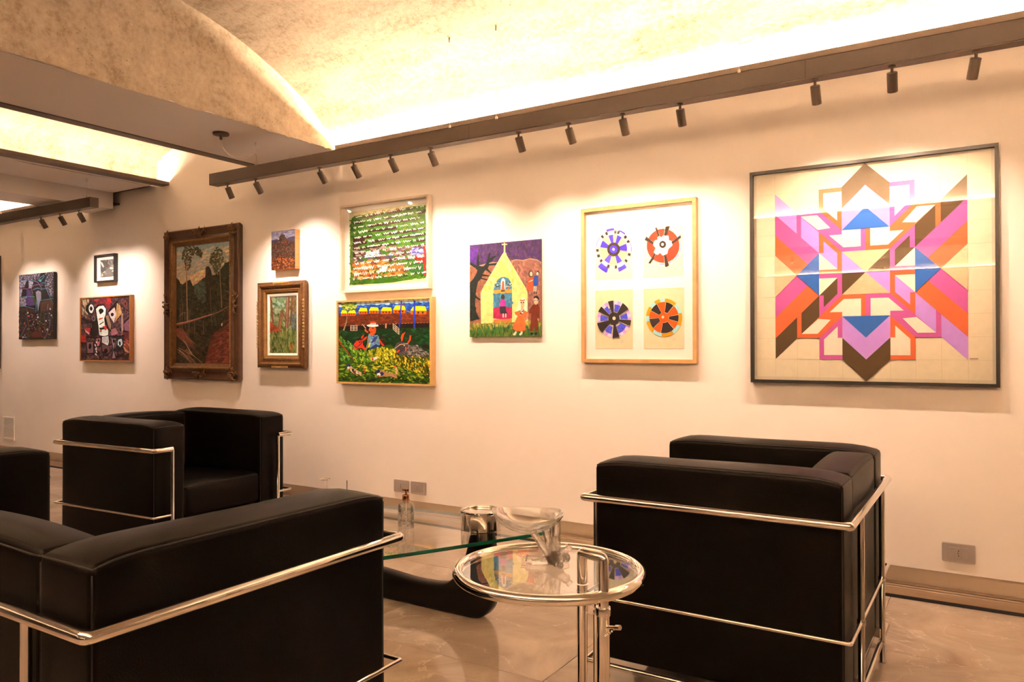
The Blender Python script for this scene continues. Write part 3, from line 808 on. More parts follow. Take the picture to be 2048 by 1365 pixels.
for a0, a1, c in ((-14,3,mint),(3,42,amb),(42,76,mint),(76,116,amb),(116,148,mint),(148,188,amb),(188,220,mint),(220,256,amb),(256,275,mint),(275,306,amb),(306,326,mint),(326,346,amb)):
    b.sector(X, Y, RX, RY, 0.82, 1.0, a0+0.6, a1-0.6, c)
b.disc(X, Y, RX*0.82, RY*0.82, ora)
for a0, a1 in ((8,40),(80,106),(138,192),(228,265),(297,330)):
    b.sector(X, Y, RX, RY, 0.26, 0.82, a0-1.5, a1+1.5, A(248, 214, 162)); b.sector(X, Y, RX, RY, 0.28, 0.81, a0, a1, dk)
b.disc(X-16, Y-4, 66, 72, ora); b.disc(1306, o+549, 21, 22, A(248, 214, 162)); note(b, 1462, o+885); b.build('sheet', root, sx, sz, -0.0128, M['paper'])
MB().add([(-w/2+fw-0.004,-0.026,fw-0.004),(w/2-fw+0.004,-0.026,fw-0.004),(w/2-fw+0.004,-0.026,h-fw+0.004),(-w/2+fw-0.004,-0.026,h-fw+0.004)], [(0,1,2,3)]).build('glass', M['pane'], root)

# --- chapel painting pinned to the wall
root, w, h = picture('chapel_painting', -2.498, -2.032, 1.104, 1.623, 'unframed naive painting of a yellow chapel with purple sky and bridal couple')
MB().bevbox(-w/2, w/2, -0.0125, -0.0065, 0, h, 0.0008).build('panel', M['backing'], root)
for px_, pz in ((0, h), (-w/2+0.04, -0.001), (w/2-0.05, -0.001)):
    MB().lathe([(0.004,0),(0.004,0.004),(0.002,0.006),(0.002,0.022)], 10).build('pin', M['brass'], root, True, 40)
    pin = root.children[-1] if False else [c for c in bpy.data.objects if c.parent == root][-1]
    pin.rotation_euler = (-math.pi/2, 0, 0); pin.location = (px_, -0.019, pz)
b = Art(w, h, [(58,130),(972,54),(978,1285),(72,1292)], 11)
purple = A(88, 56, 92); b.fill(purple)
b.dabs([(58,120),(972,54),(972,300),(560,330),(58,360)], 420, [A(84,52,92), A(96,62,92), A(76,52,84), A(104,66,86), A(92,48,110)], 17, 1.4, 2.6)
b.dabs([(60,140),(170,140),(170,360),(60,360)], 60, [A(104,52,128), A(96,48,118)], 18, 1.4, 2.4)
rose_ = A(164, 104, 82)
b.poly([(58,372),(150,395),(250,370),(360,345),(470,360),(580,330),(650,312),(740,322),(830,300),(920,315),(978,350),(978,1292),(58,1292)], A(186, 142, 110))
b.poly([(58,400),(150,410),(250,392),(360,375),(480,372),(600,340),(650,326),(740,338),(830,314),(920,330),(978,372),(978,1292),(58,1292)], rose_)
b.dabs([(560,350),(970,360),(970,900),(800,900)], 260, [A(170,108,88), A(156,100,80), A(150,94,76), A(176,118,94)], 20, 1.4, 2.6)
b.dabs([(60,410),(330,400),(220,720),(215,1120),(70,1130)], 160, [A(170,106,76), A(158,98,72), A(176,112,78)], 20, 1.3, 2.2)
tree = A(38, 46, 40)
b.poly([(65,610),(110,560),(150,490),(160,450),(130,420),(65,380),(62,340),(110,372),(155,395),(150,330),(165,250),(182,255),(180,330),(185,395),(235,405),(275,360),(300,250),(312,228),(326,236),(312,300),(380,262),(400,272),(330,330),(305,368),(410,358),(405,385),(310,392),(292,430),(345,490),(330,492),(265,445),(225,500),(320,518),(316,532),(225,525),(215,545),(300,570),(280,580),(205,560),(170,600),(150,690),(140,760),(165,790),(210,822),(190,832),(140,800),(132,900),(150,980),(196,1070),(150,1075),(110,1090),(72,1092)], tree)
b.dabs([(70,640),(140,600),(130,1060),(76,1080)], 50, [A(44,54,44), A(32,38,34)], 14, 1.4, 3)
yel = A(250, 214, 128)
b.poly([(505,225),(520,240),(790,700),(800,745),(805,1120),(214,1130),(206,745),(218,705),(478,245)], A(252, 224, 150))
b.poly([(505,232),(786,705),(794,748),(798,1112),(222,1122),(214,748),(226,708)], yel)
b.dabs([(505,250),(770,700),(600,690),(480,520),(390,600),(240,720)], 150, [A(252,214,112), A(250,218,136), A(252,206,96)], 22, 1.0, 2)
b.poly([(497,95),(513,95),(515,220),(535,250),(478,250),(496,218)], A(240, 198, 140)); b.poly([(470,116),(540,114),(540,130),(470,132)], A(240, 198, 140))
bl = A(86, 136, 152)
arch = [(368,930),(370,690),(385,630),(420,570),(465,540),(510,537),(555,552),(588,600),(602,670),(606,930)]
b.poly(arch, bl)
b.poly([(366,925),(430,915),(520,908),(606,918),(606,1060),(560,1068),(470,1072),(368,1060)], A(196, 50, 86)); b.poly([(372,1075),(470,1070),(604,1062),(604,1108),(374,1118)], A(226, 128, 66))
b.dabs([(372,720),(600,700),(600,910),(372,915)], 60, [A(96,150,166), A(74,122,142)], 16, 1.4, 2.5)
b.poly([(368,705),(600,688),(602,735),(560,742),(520,735),(480,748),(440,738),(410,752),(370,745)], A(222, 160, 66))
for x_ in (420, 562):
    b.poly([(x_-10,660),(x_+10,660),(x_+7,705),(x_-7,706)], A(206, 112, 70))
    b.dabs([(x_-34,600),(x_+34,600),(x_+30,664),(x_-30,664)], 36, [A(40,84,80), A(56,100,92), A(224,214,190)], 7)
b.poly([(490,550),(515,575),(520,690),(460,692),(462,600),(472,565)], A(246, 232, 214)); b.poly([(480,590),(500,590),(510,705),(468,707)], A(214, 110, 74)); b.poly([(466,705),(512,703),(514,722),(464,724)], A(92, 74, 66))
b.disc(488, 790, 24, 32, A(84, 62, 52)); b.poly([(468,822),(505,820),(525,850),(524,910),(450,912),(452,850)], A(206, 66, 150)); b.poly([(450,910),(524,908),(530,970),(552,1000),(520,1012),(456,1000),(448,960)], A(72, 58, 62))
for x_ in (494, 526): b.poly([(x_-8,1000),(x_+8,998),(x_+8,1046),(x_-6,1048)], A(226, 196, 176))
def figure(pts, c): b.poly(pts, c)
# two children on the hill
b.disc(842, 500, 30, 42, A(70, 48, 40)); figure([(815,545),(870,540),(872,620),(872,710),(784,708),(800,630)], A(226, 92, 52)); b.disc(846, 500, 18, 30, A(236, 190, 150)); b.line([(815,600),(850,585),(866,578)], 12, A(236,190,150))
figure([(884,530),(935,520),(938,600),(922,655),(880,655),(870,600)], A(56, 84, 148)); b.disc(930, 488, 20, 26, A(58, 42, 40)); b.disc(926, 498, 14, 22, A(238, 194, 156))
for x0_, x1_ in ((888,880),(908,904)): b.line([(x0_,655),(x1_,735)], 11, A(244, 216, 186)); b.line([(x1_,722),(x1_+8,748)], 11, A(52,42,42))
grass = A(128, 118, 48)
b.poly([(70,1132),(220,1124),(400,1118),(610,1110),(800,1100),(975,1092),(978,1292),(70,1292)], grass)
b.dabs([(75,1135),(970,1098),(972,1180),(75,1200)], 150, [A(196,160,80), A(176,150,70), A(150,140,60)], 17, 1.5, 2.6)
b.dabs([(75,1180),(972,1140),(975,1288),(75,1290)], 330, [A(60,106,38), A(84,122,44), A(46,92,44), A(120,130,52), A(70,124,60)], 14, 1.55, 4, 0.25)
# bride and groom in front
b.poly([(735,792),(770,800),(800,860),(805,975),(780,990),(690,980),(640,1090),(650,1000),(690,850)], A(252, 228, 176))
orange = A(238, 118, 60)
figure([(700,960),(775,965),(815,990),(818,1040),(790,1062),(760,1060),(775,1140),(780,1205),(740,1222),(660,1220),(612,1185),(640,1110),(680,1030),(650,1015),(638,985)], orange)
b.poly([(715,850),(765,845),(762,910),(750,940),(755,965),(715,965),(720,930)], A(232, 178, 130))
for x_ in (722, 752): b.disc(x_, 860, 7, 11, A(50,38,36), 10)
b.line([(705,830),(735,836),(768,830)], 12, A(206, 76, 50)); b.dabs([(710,950),(755,950),(755,1010),(710,1010)], 26, [A(60,48,44), A(236,206,190), A(96,70,60)], 6)
b.line([(800,1000),(790,1060),(765,1075)], 18, A(214, 138, 106))
for x0_, x1_ in ((660,645),(735,722)): b.line([(x0_,1225),(x1_,1255),(x1_-14,1262)], 24, A(246, 222, 180))
brn = A(126, 50, 30)
figure([(870,890),(935,880),(958,920),(955,1060),(935,1080),(940,1220),(898,1225),(888,1150),(876,1225),(834,1225),(846,1080),(850,1000),(822,990),(826,950)], brn)
b.poly([(880,815),(915,800),(940,830),(935,870),(908,892),(885,870)], A(232, 176, 132)); b.poly([(876,815),(890,780),(925,772),(950,800),(948,850),(935,822),(905,800)], A(50, 38, 40))
for x_ in (895, 928): b.disc(x_, 835, 6, 8, A(60,86,104), 10)
b.line([(935,1060),(938,1088)], 12, A(226, 160, 120))
for x_ in (855, 910): b.blob(x_, 1252, 24, 18, A(46, 36, 38), 9, -0.5)
b.build('picture', root, -w/2, 0, -0.0128, M['paint'])

# --- painting full of handwriting, pale frame
root, w, h = picture('handwriting_painting', -3.478, -2.774, 1.389, 1.938, 'green and brown painting covered in white scribbled handwriting, pale box frame')
t = 0.04; fw = 0.013
frame_mesh(w, h, [(0,0.002),(0,t),(fw,t),(fw,0.010)]).build('frame', M['frame_pale'], root)
sheet(root, 'mat_board', w, h, 0.004, 0.010, M['mat_board'], 0.008)
Q = [(58,198),(1153,58),(1153,1230),(68,1275)]; wm7 = hom(Q); q = [(134,272),(1104,152),(1104,1140),(142,1192)]
uv = [wm7(*p) for p in q]
u0, u1, v0, v1 = (uv[0][0]+uv[3][0])/2, (uv[1][0]+uv[2][0])/2, (uv[0][1]+uv[1][1])/2, (uv[2][1]+uv[3][1])/2
b = Art((u1-u0)*w, (v1-v0)*h, q, 21); b.fill(A(240, 212, 146))
gr = A(74, 116, 30)
b.poly([(150,420),(165,345),(200,315),(330,300),(480,280),(620,265),(700,240),(790,225),(880,205),(985,195),(1085,185),(1080,300),(1088,420),(1080,560),(1086,640),(1080,720),(1095,860),(1085,960),(1100,1060),(1080,1095),(960,1100),(850,1120),(700,1145),(500,1160),(330,1165),(190,1178),(148,1165),(160,1000),(145,850),(152,700),(145,560)], gr)
b.dabs([(150,330),(1085,200),(1085,1090),(150,1170)], 700, [A(66,112,24), A(84,128,34), A(96,140,30), A(58,92,26), A(110,128,40)], 17, -0.15, 2.6)
def yl(x_, k): return 322+k*64-(x_-150)*(0.165-0.006*k)
for k in range(12):
    x_ = 180
    while x_ < 1060:
        ln = b.r.uniform(90, 260)
        if k < 7 and b.r.random() < 0.62 or k >= 7 and b.r.random() < 0.4:
            c = b.r.choice([A(72,36,26), A(84,42,28), A(64,30,26)] if k < 7 else [A(110,52,40), A(96,48,40), A(130,60,46)])
            y_ = yl(x_, k)+34; y2 = yl(x_+ln, k)+34
            b.line([(x_, y_+b.r.uniform(-6,6)), (min(1070, x_+ln*0.5), (y_+y2)/2+b.r.uniform(-6,6)), (min(1075, x_+ln), y2)], b.r.uniform(16, 32), c)
        x_ += ln*0.8
b.poly([(184,620),(330,560),(330,640),(240,700),(240,850),(186,860)], A(72, 36, 28))
b.dabs([(190,760),(560,700),(1060,690),(1075,860),(600,900),(190,900)], 190, [A(150,96,80), A(176,126,110), A(112,60,54), A(206,170,150), A(96,86,104)], 17, -0.2, 3.4)
b.dabs([(900,720),(1070,700),(1070,800),(900,800)], 40, [A(110,100,170), A(170,150,190), A(90,80,140)], 16, -0.2, 3)
b.dabs([(180,880),(600,880),(880,960),(800,1050),(200,1110)], 210, [A(214,140,54), A(206,118,50), A(196,104,50), A(226,164,80), A(160,84,46)], 19, -0.2, 3.0)
b.dabs([(880,960),(1060,900),(1060,1010),(880,1040)], 50, [A(58,106,48), A(70,122,50)], 14, -0.2, 2.5)
b.line([(1060,700),(1078,780),(1085,880),(1072,960),(1088,1030),(1070,1055)], 24, A(202, 46, 26)); b.dabs([(960,820),(1080,800),(1080,900),(960,900)], 26, [A(190,44,30), A(150,36,30)], 14, -0.1, 3)
for x_, y_ in ((385,300),(455,282),(565,262),(632,262),(735,240)):
    for k in range(8):
        t0, t1 = k*math.pi/4, (k+1)*math.pi/4
        b.line([(x_+18*math.cos(t0), y_+17*math.sin(t0)), (x_+18*math.cos(t1), y_+17*math.sin(t1))], 7, A(160, 70, 30))
white = A(246, 240, 222)
for k in range(13):
    x_ = 190+b.r.uniform(0, 30)
    while x_ < 1050:
        y_ = yl(x_, k)+20+(0 if k < 9 else 8)
        n = b.r.randint(3, 8); pts = []; amp = b.r.uniform(8, 20)*(1.35 if k in (10, 11) else 1)
        for j in range(n):
            pts.append((x_, yl(x_, k)+22+(amp if j % 2 else -amp)*b.r.uniform(0.4, 1.1))); x_ += b.r.uniform(7, 17)
        pts = [(min(px_, 1062), py_) for px_, py_ in pts]
        b.line(pts, b.r.uniform(5, 8.5)*(1.35 if 9 <= k <= 11 else 1), white if b.r.random() < 0.85 else A(226, 190, 176))
        if b.r.random() < 0.12: b.blob(x_, yl(x_, k)+20, 24, 10, white, 9, -0.3, 0.4)
        x_ += b.r.uniform(8, 34)
b.dabs([(360,770),(520,760),(520,820),(340,830)], 40, [white, A(226,200,186)], 12, -0.3, 3)
b.dabs([(520,960),(610,945),(610,1000),(520,1010)], 24, [white], 12, -1.0, 2.4)
b.build('picture', root, -w/2+u0*w, (1-v1)*h, -0.0106, M['paint'])
MB().add([(-w/2+fw-0.004,-0.033,fw-0.004),(w/2-fw+0.004,-0.033,fw-0.004),(w/2-fw+0.004,-0.033,h-fw+0.004),(-w/2+fw-0.004,-0.033,h-fw+0.004)], [(0,1,2,3)]).build('glass', M['pane'], root)

# --- rider with bull and dogs
root, w, h = picture('farm_painting', -3.506, -2.750, 0.8205, 1.3415, 'colourful naive farm painting with a rider, a horned bull and small orange houses')
t = 0.044; fw = 0.0115
frame_mesh(w, h, [(0,0.002),(0,t),(fw,t),(fw,t-0.008),(fw-0.002,t-0.012),(fw-0.002,0.01)]).build('frame', M['frame_honey'], root)
iw, ih = w-2*fw+0.004, h-2*fw+0.004
sheet(root, 'canvas', w, h, fw-0.003, 0.0338, M['black_canvas'], 0.02)
b = Art(iw, ih, [(68,132),(1340,78),(1343,1262),(68,1225)], 31); b.fill(A(44, 76, 132))
b.dabs([(70,190),(1340,130),(1340,260),(70,300)], 160, [A(50,88,156), A(36,70,140), A(70,110,170), A(30,56,110)], 18, 0, 2)
b.poly([(68,130),(1340,78),(1340,100),(68,155)], A(28, 26, 34))
for k in range(20):
    x_ = 80+k*66; y_ = 165-(k*66)*0.045+b.r.uniform(-12, 12)
    b.blob(x_, y_, 46, 26, A(150, 176, 200), 11, 0, 0.15); b.blob(x_+3, y_-7, 38, 18, A(232, 232, 226), 11, 0, 0.15)
b.poly([(68,320),(300,305),(520,285),(800,285),(1060,290),(1240,290),(1300,250),(1340,170),(1343,420),(68,470)], A(106, 48, 26))
b.dabs([(68,330),(800,290),(1300,280),(1340,410),(68,460)], 380, [A(116,52,28), A(92,40,24), A(128,58,32), A(100,46,28)], 14, 0, 3)
b.poly([(68,470),(250,455),(700,430),(1343,415),(1343,490),(68,530)], A(38, 24, 20))
for k in range(26): b.line([(250+k*43, 452-k*1.6), (250+k*43+20, 450-k*1.6)], 4, A(196, 150, 110))
b.poly([(68,528),(600,500),(1343,478),(1343,900),(68,900)], A(28, 54, 26))
b.dabs([(68,528),(1343,482),(1343,900),(68,900)], 420, [A(24,60,28), A(20,44,22), A(36,76,36), A(44,34,24)], 17, 0, 2.4)
def house(x_, y_, ww, hh):
    o_ = A(224, 92, 26); b.poly([(x_,y_-hh*0.45),(x_+ww*0.3,y_-hh*0.7),(x_+ww,y_-hh*0.45),(x_+ww,y_),(x_,y_)], o_)
    b.poly([(x_-4,y_-hh*0.45),(x_+ww*0.2,y_-hh),(x_+ww*0.92,y_-hh*0.92),(x_+ww+4,y_-hh*0.42)], A(240, 204, 32))
    for k in range(3): b.poly([(x_+ww*(0.15+k*0.28),y_-hh*0.34),(x_+ww*(0.27+k*0.28),y_-hh*0.34),(x_+ww*(0.27+k*0.28),y_-hh*0.08),(x_+ww*(0.15+k*0.28),y_-hh*0.08)], A(70, 32, 22))
for x_, y_, ww, hh in ((105,318,80,80),(205,316,100,82),(350,294,118,88),(492,286,132,88),(655,290,150,92),(825,284,168,108),(1065,300,215,118)): house(x_, y_, ww, hh)
b.line([(310,290),(350,270)], 10, A(150,116,84)); b.line([(1000,250),(1060,270)], 14, A(150,116,84))
b.line([(140,520),(180,400),(198,240)], 20, A(150, 124, 84), True)
b.dabs([(125,160),(180,135),(320,150),(320,200),(260,240),(130,230)], 110, [A(160,156,52), A(196,186,84), A(70,110,34), A(120,136,44)], 14, 0, 1.8)
for x0_, y0_, x1_, y1_, wd in ((938,115,910,475,20),(1118,112,1116,480,26)):
    b.line([(x0_,y0_),(x1_,y1_)], wd, A(46, 58, 140)); b.line([(x0_-50,y0_+60),(x0_+50,y0_+58)], 10, A(206, 70, 34) if wd == 20 else A(46, 58, 140))
def gate(x_, y_, ww, hh, sk=0):
    for k in range(4): b.line([(x_,y_+hh*k/3),(x_+ww,y_+sk+hh*k/3)], 8, A(196,160,130))
    for q_ in (0, 0.5, 1): b.line([(x_+ww*q_,y_+sk*q_),(x_+ww*q_,y_+sk*q_+hh)], 8, A(196,160,130))
gate(238, 452, 88, 68); gate(824, 425, 80, 78, 70); b.line([(724,425),(724,485)], 20, A(206,130,84))
# bull
gy = A(92, 78, 70)
b.poly([(840,755),(870,700),(930,670),(1020,690),(1080,740),(1150,710),(1230,780),(1310,830),(1335,900),(1240,930),(960,920),(900,840),(862,790)], gy)
b.dabs([(1020,720),(1150,720),(1320,850),(1320,910),(1000,900)], 170, [A(128,112,98), A(84,70,64), A(150,132,112), A(62,50,46)], 12, 0.3, 2.4)
b.poly([(880,710),(930,672),(1010,690),(1030,740),(980,800),(900,830),(850,770)], A(72, 58, 56))
for pts in ([(935,668),(930,610),(950,565),(995,540),(970,590),(955,665)], [(1018,690),(1045,640),(1052,588),(1070,590),(1068,650),(1030,705)]): b.poly(pts, A(224, 66, 30))
b.poly([(855,840),(880,800),(920,775),(905,815)], A(216, 60, 36)); b.poly([(990,745),(1004,740),(1005,800),(992,805)], A(206, 70, 40)); b.line([(850,765),(920,712),(1020,700)], 9, A(196,160,110))
b.line([(970,730),(982,722)], 10, A(230,220,200)); b.poly([(1215,710),(1290,710),(1340,760),(1330,790),(1280,760),(1225,745)], A(40, 26, 26))
# horse and rider
rd = A(214, 56, 26)
b.poly([(272,720),(310,670),(360,640),(400,660),(410,720),(450,770),(440,810),(395,760),(340,765),(290,795),(262,765)], rd)
for pts in ([(365,630),(400,590),(425,565),(415,610),(385,640)], [(395,650),(430,615),(468,598),(450,640),(410,665)]): b.poly(pts, rd)
b.line([(275,715),(320,755),(395,690),(375,655)], 10, A(46,40,84)); b.disc(362, 678, 11, 10, A(30,24,24), 10)
b.poly([(320,650),(380,610),(390,640),(340,665)], A(52, 24, 20)); b.poly([(620,640),(680,640),(730,735),(690,745),(650,700)], A(190, 60, 30)); b.poly([(640,640),(700,650),(740,730),(710,735)], A(60,28,22))
b.poly([(490,560),(540,590),(610,580),(635,640),(640,720),(560,770),(500,770),(485,700),(475,620)], A(112, 140, 150))
b.dabs([(500,600),(620,600),(630,710),(520,740)], 44, [A(90,116,150), A(150,166,170), A(54,66,110), A(120,136,120)], 12, 0.8, 2.5)
b.poly([(560,620),(620,585),(590,650),(530,700),(520,680)], A(48, 58, 112)); b.poly([(495,770),(570,715),(640,722),(610,760),(540,775)], A(42, 52, 110)); b.poly([(490,690),(515,690),(500,740),(470,770)], A(226,190,50))
b.poly([(500,470),(560,455),(590,490),(585,550),(545,590),(500,580),(510,540),(485,520)], A(222, 84, 36)); b.line([(440,500),(445,525),(475,545)], 20, A(222,84,36)); b.line([(402,435),(445,488)], 10, A(196,150,120))
b.line([(480,620),(475,700),(440,820)], 18, A(150,110,90)); b.disc(545, 490, 14, 8, A(60,30,24), 10); b.line([(505,535),(540,548)], 8, A(80,34,26))
b.poly([(455,448),(510,435),(520,445),(580,440),(622,445),(620,462),(560,470),(480,465)], A(240, 232, 222)); b.poly([(512,405),(540,395),(580,398),(588,440),(515,444)], A(214, 74, 40)); b.poly([(510,425),(586,420),(588,442),(514,446)], A(240,236,230)); b.line([(514,436),(588,432)], 7, A(40,44,80))
# bushes
b.poly([(68,580),(110,600),(150,650),(210,690),(265,720),(270,790),(360,800),(440,830),(520,770),(640,740),(760,715),(800,720),(850,780),(900,860),(1000,880),(1100,890),(1250,880),(1343,880),(1343,1262),(68,1225)], A(62, 84, 22))
b.dabs([(70,590),(270,720),(300,900),(200,960),(70,980)], 170, [A(70,110,34), A(96,136,44), A(40,78,28), A(130,156,66), A(30,60,24)], 15, 1.0, 2)
b.dabs([(270,780),(520,790),(560,900),(420,990),(280,950)], 150, [A(120,150,40), A(90,126,34), A(56,86,26), A(170,176,50)], 14, 1.2, 2.2)
b.dabs([(440,830),(640,745),(860,790),(820,960),(560,960)], 230, [A(206,176,40), A(176,156,36), A(150,140,34), A(110,110,30), A(226,196,60)], 13, 1.3, 2.4)
b.dabs([(820,860),(1343,890),(1343,1180),(860,1120)], 330, [A(206,164,34), A(170,134,30), A(110,84,26), A(62,48,22), A(226,186,50), A(86,96,30)], 13, 1.3, 2.2)
b.dabs([(70,980),(420,980),(860,1000),(1343,1150),(1343,1255),(70,1222)], 420, [A(40,74,26), A(76,108,30), A(120,136,36), A(28,48,20), A(150,150,40), A(56,90,28)], 16, 0.2, 2.6)
b.dabs([(330,1000),(860,960),(880,1110),(420,1080)], 150, [A(176,160,40), A(206,180,50), A(120,130,36), A(70,96,30)], 14, 0.1, 3)
b.dabs([(68,1160),(1343,1190),(1343,1262),(68,1225)], 100, [A(24,36,18), A(36,56,22), A(60,80,26)], 18, 0, 3)
b.line([(75,655),(150,760),(240,870),(310,930)], 20, A(176, 40, 26), True)
def dog(x_, y_, s_):
    b.poly([(x_,y_),(x_+40*s_,y_+10),(x_+90*s_,y_+50),(x_+190*s_,y_+95),(x_+190*s_,y_+150),(x_+150*s_,y_+120),(x_+80*s_,y_+120),(x_+30*s_,y_+80)], A(206, 160, 120))
    b.dabs([(x_+10,y_+5),(x_+60*s_,y_+40),(x_+170*s_,y_+100),(x_+80*s_,y_+110)], 26, [A(240,226,206), A(120,66,44), A(60,50,60)], 10, 0.5, 2)
    b.blob(x_+4, y_, 30, 24, A(46, 48, 92), 9); b.blob(x_+2, y_+36, 20, 24, A(230, 196, 176), 9); b.blob(x_+10, y_+52, 12, 12, A(190,60,40), 8)
dog(210, 1000, 0.95)
b.poly([(600,1070),(660,1065),(760,1095),(870,1115),(885,1180),(840,1165),(800,1150),(700,1150),(640,1160),(605,1130)], A(176, 124, 84)); b.blob(620,1080,32,26,A(46,48,92),9); b.blob(672,1115,28,26,A(52,52,100),9); b.blob(628,1125,24,22,A(236,206,190),9); b.blob(626,1142,14,13,A(186,60,40),8)
b.line([(870,1120),(878,1060),(858,1015)], 20, A(214,150,110)); b.line([(862,1030),(852,1008)], 24, A(206,60,40)); b.line([(430,1100),(440,1070),(425,1040)], 12, A(206,80,50))
b.poly([(530,905),(600,875),(612,900),(560,935),(528,935)], A(236, 206, 190)); b.blob(545,915,14,20,A(196,60,40),8)
b.tone(1.5)
b.build('picture', root, -iw/2, fw-0.002, -0.0342, M['oil'])

# --- small landscape on a thick wooden block
root, w, h = picture('small_landscape_panel', -4.108, -3.881, 1.567, 1.827, 'small dusky landscape on a thick wooden block above the gilt frame')
MB().bevbox(-w/2, w/2, -0.042, -0.001, 0, h, 0.001).build('block', M['raw_wood'], root)
g = MB(); g.box(w/2-0.0002, w/2+0.0006, -0.040, -0.002, 0.012, 0.0135); g.box(w/2-0.0002, w/2+0.0006, -0.040, -0.002, h-0.062, h-0.0605)
g.build('nail_line', M['plate_dark'], root)
b = Art(w, h, [(170,82),(387,58),(388,406),(176,428)], 41); b.fill(A(158, 138, 140))
b.dabs([(170,85),(387,60),(387,150),(170,170)], 160, [A(166,146,144), A(150,130,138), A(176,156,150), A(136,116,130)], 10, 0, 2.4)
b.poly([(170,165),(215,150),(250,158),(300,150),(345,128),(388,122),(388,180),(170,190)], A(78, 62, 74))
b.poly([(172,190),(240,165),(250,120),(265,104),(285,110),(320,160),(388,165),(388,406),(176,428)], A(84, 52, 36))
b.dabs([(172,190),(240,165),(252,115),(290,115),(325,165),(388,170),(388,330),(174,340)], 520, [A(62,44,34), A(110,64,38), A(76,56,44), A(132,72,40), A(50,38,34), A(96,78,62)], 6, 1.0, 2.0, 1.2)
b.dabs([(174,330),(388,320),(388,406),(176,428)], 300, [A(176,92,40), A(110,60,36), A(70,46,36), A(196,108,50), A(132,74,44)], 6, 1.2, 2.0, 1.0)
b.tone(0.72)
b.build('picture', root, -w/2, 0, -0.0424, M['oil'])

# --- woodland study in a carved gilt frame
root, w, h = picture('woodland_painting', -4.251, -3.794, 0.912, 1.487, 'woodland painting with tall trunks in a stepped gilt frame with notched edges')
t = 0.060
frame_mesh(w, h, [(0.010,0.001),(0.004,0.012),(0.0,0.030),(0.0,0.040),(0.005,0.043),(0.014,0.044),(0.018,0.050),(0.026,0.052),(0.031,0.046),(0.036,0.040),(0.050,0.036),(0.055,0.039),(0.060,0.036)]).build('outer_moulding', M['gilt_dark'], root, True, 28)
frame_mesh(w, h, [(0.0595,0.034),(0.0625,0.037),(0.066,0.034),(0.074,0.027),(0.078,0.026),(0.080,0.022)]).build('inner_moulding', M['frame_gilt'], root, True, 28)
frame_mesh(w, h, [(0.0795,0.023),(0.083,0.0255),(0.096,0.020),(0.098,0.014)]).build('liner', M['linen'], root)
def teeth(pos0, pos1, n, axis, at_, nm='carved_notches'):
    g = MB(); st = (pos1-pos0)/n
    for k in range(n):
        c = pos0+st*(k+0.5); r_ = st*0.46
        if axis == 'z': v = [(at_-r_*0.9,-0.043,c-r_),(at_+r_*0.9,-0.043,c-r_),(at_+r_*0.9,-0.043,c+r_),(at_-r_*0.9,-0.043,c+r_),(at_,-0.055,c)]
        else: v = [(c-r_,-0.043,at_-r_*0.9),(c+r_,-0.043,at_-r_*0.9),(c+r_,-0.043,at_+r_*0.9),(c-r_,-0.043,at_+r_*0.9),(c,-0.055,at_)]
        g.add(v, [(0,1,4),(1,2,4),(2,3,4),(3,0,4)])
    g.build(nm, M['gilt_bright'], root)
for sx in (-1, 1): teeth(0.13, 0.455, 15, 'z', sx*(w/2-0.007))
teeth(-0.07, 0.085, 9, 'x', h-0.007); teeth(-0.085, 0.075, 9, 'x', 0.007)
iw, ih = w-0.194, h-0.194
sheet(root, 'canvas', w, h, 0.095, 0.0150, M['backing'], 0.006)
b = Art(iw, ih, [(163,648),(433,634),(430,1190),(163,1190)], 43); b.fill(A(142, 136, 84))
P4 = [(163,648),(433,634),(430,1190),(163,1190)]
b.dabs(P4, 420, [A(150,148,98), A(120,120,74), A(166,160,112), A(104,104,66), A(176,164,110)], 15, 1.3, 2.2)
b.dabs([(200,660),(320,650),(330,740),(210,800)], 90, [A(126,136,96), A(160,168,126), A(100,112,78)], 15, 1.2, 2)
b.blob(230, 785, 28, 34, A(164, 162, 116), 11)
b.dabs([(380,640),(432,636),(432,820),(385,830)], 60, [A(140,104,62), A(120,96,66), A(150,124,84)], 14, 1.4, 3)
b.poly([(163,880),(220,930),(285,975),(270,1002),(163,1000)], A(166, 72, 38)); b.dabs([(165,900),(265,980),(165,995)], 40, [A(186,86,44), A(146,60,36)], 12, 0.5, 3)
b.line([(168,650),(180,760),(196,900)], 18, A(140, 76, 50)); b.line([(258,955),(268,870),(285,790)], 34, A(140, 92, 58)); b.line([(262,950),(275,850)], 12, A(166,112,72))
b.line([(345,640),(338,800),(330,980),(322,1110)], 32, A(138, 84, 58)); b.line([(338,650),(332,900),(320,1090)], 10, A(176,128,96)); b.line([(385,640),(378,780),(366,920)], 16, A(128, 76, 46))
b.line([(330,880),(310,840),(285,800)], 12, A(130,80,50))
b.dabs([(380,830),(430,800),(430,960),(375,970)], 60, [A(112,112,94), A(92,96,84), A(140,136,104)], 14, 1.4, 2.4)
b.dabs([(165,1000),(430,960),(430,1188),(165,1188)], 380, [A(128,132,64), A(104,112,52), A(156,152,80), A(86,94,46), A(142,124,70)], 13, 1.5, 3.2, 0.3)
b.dabs([(360,1110),(395,1110),(395,1180),(360,1180)], 14, [A(196,124,58), A(176,104,50)], 10, 1.2, 2)
b.line([(185,1160),(192,1150),(196,1168),(206,1140),(212,1160),(224,1146)], 4, A(52, 40, 30))
b.build('picture', root, -iw/2, 0.097, -0.0153, M['oil'])

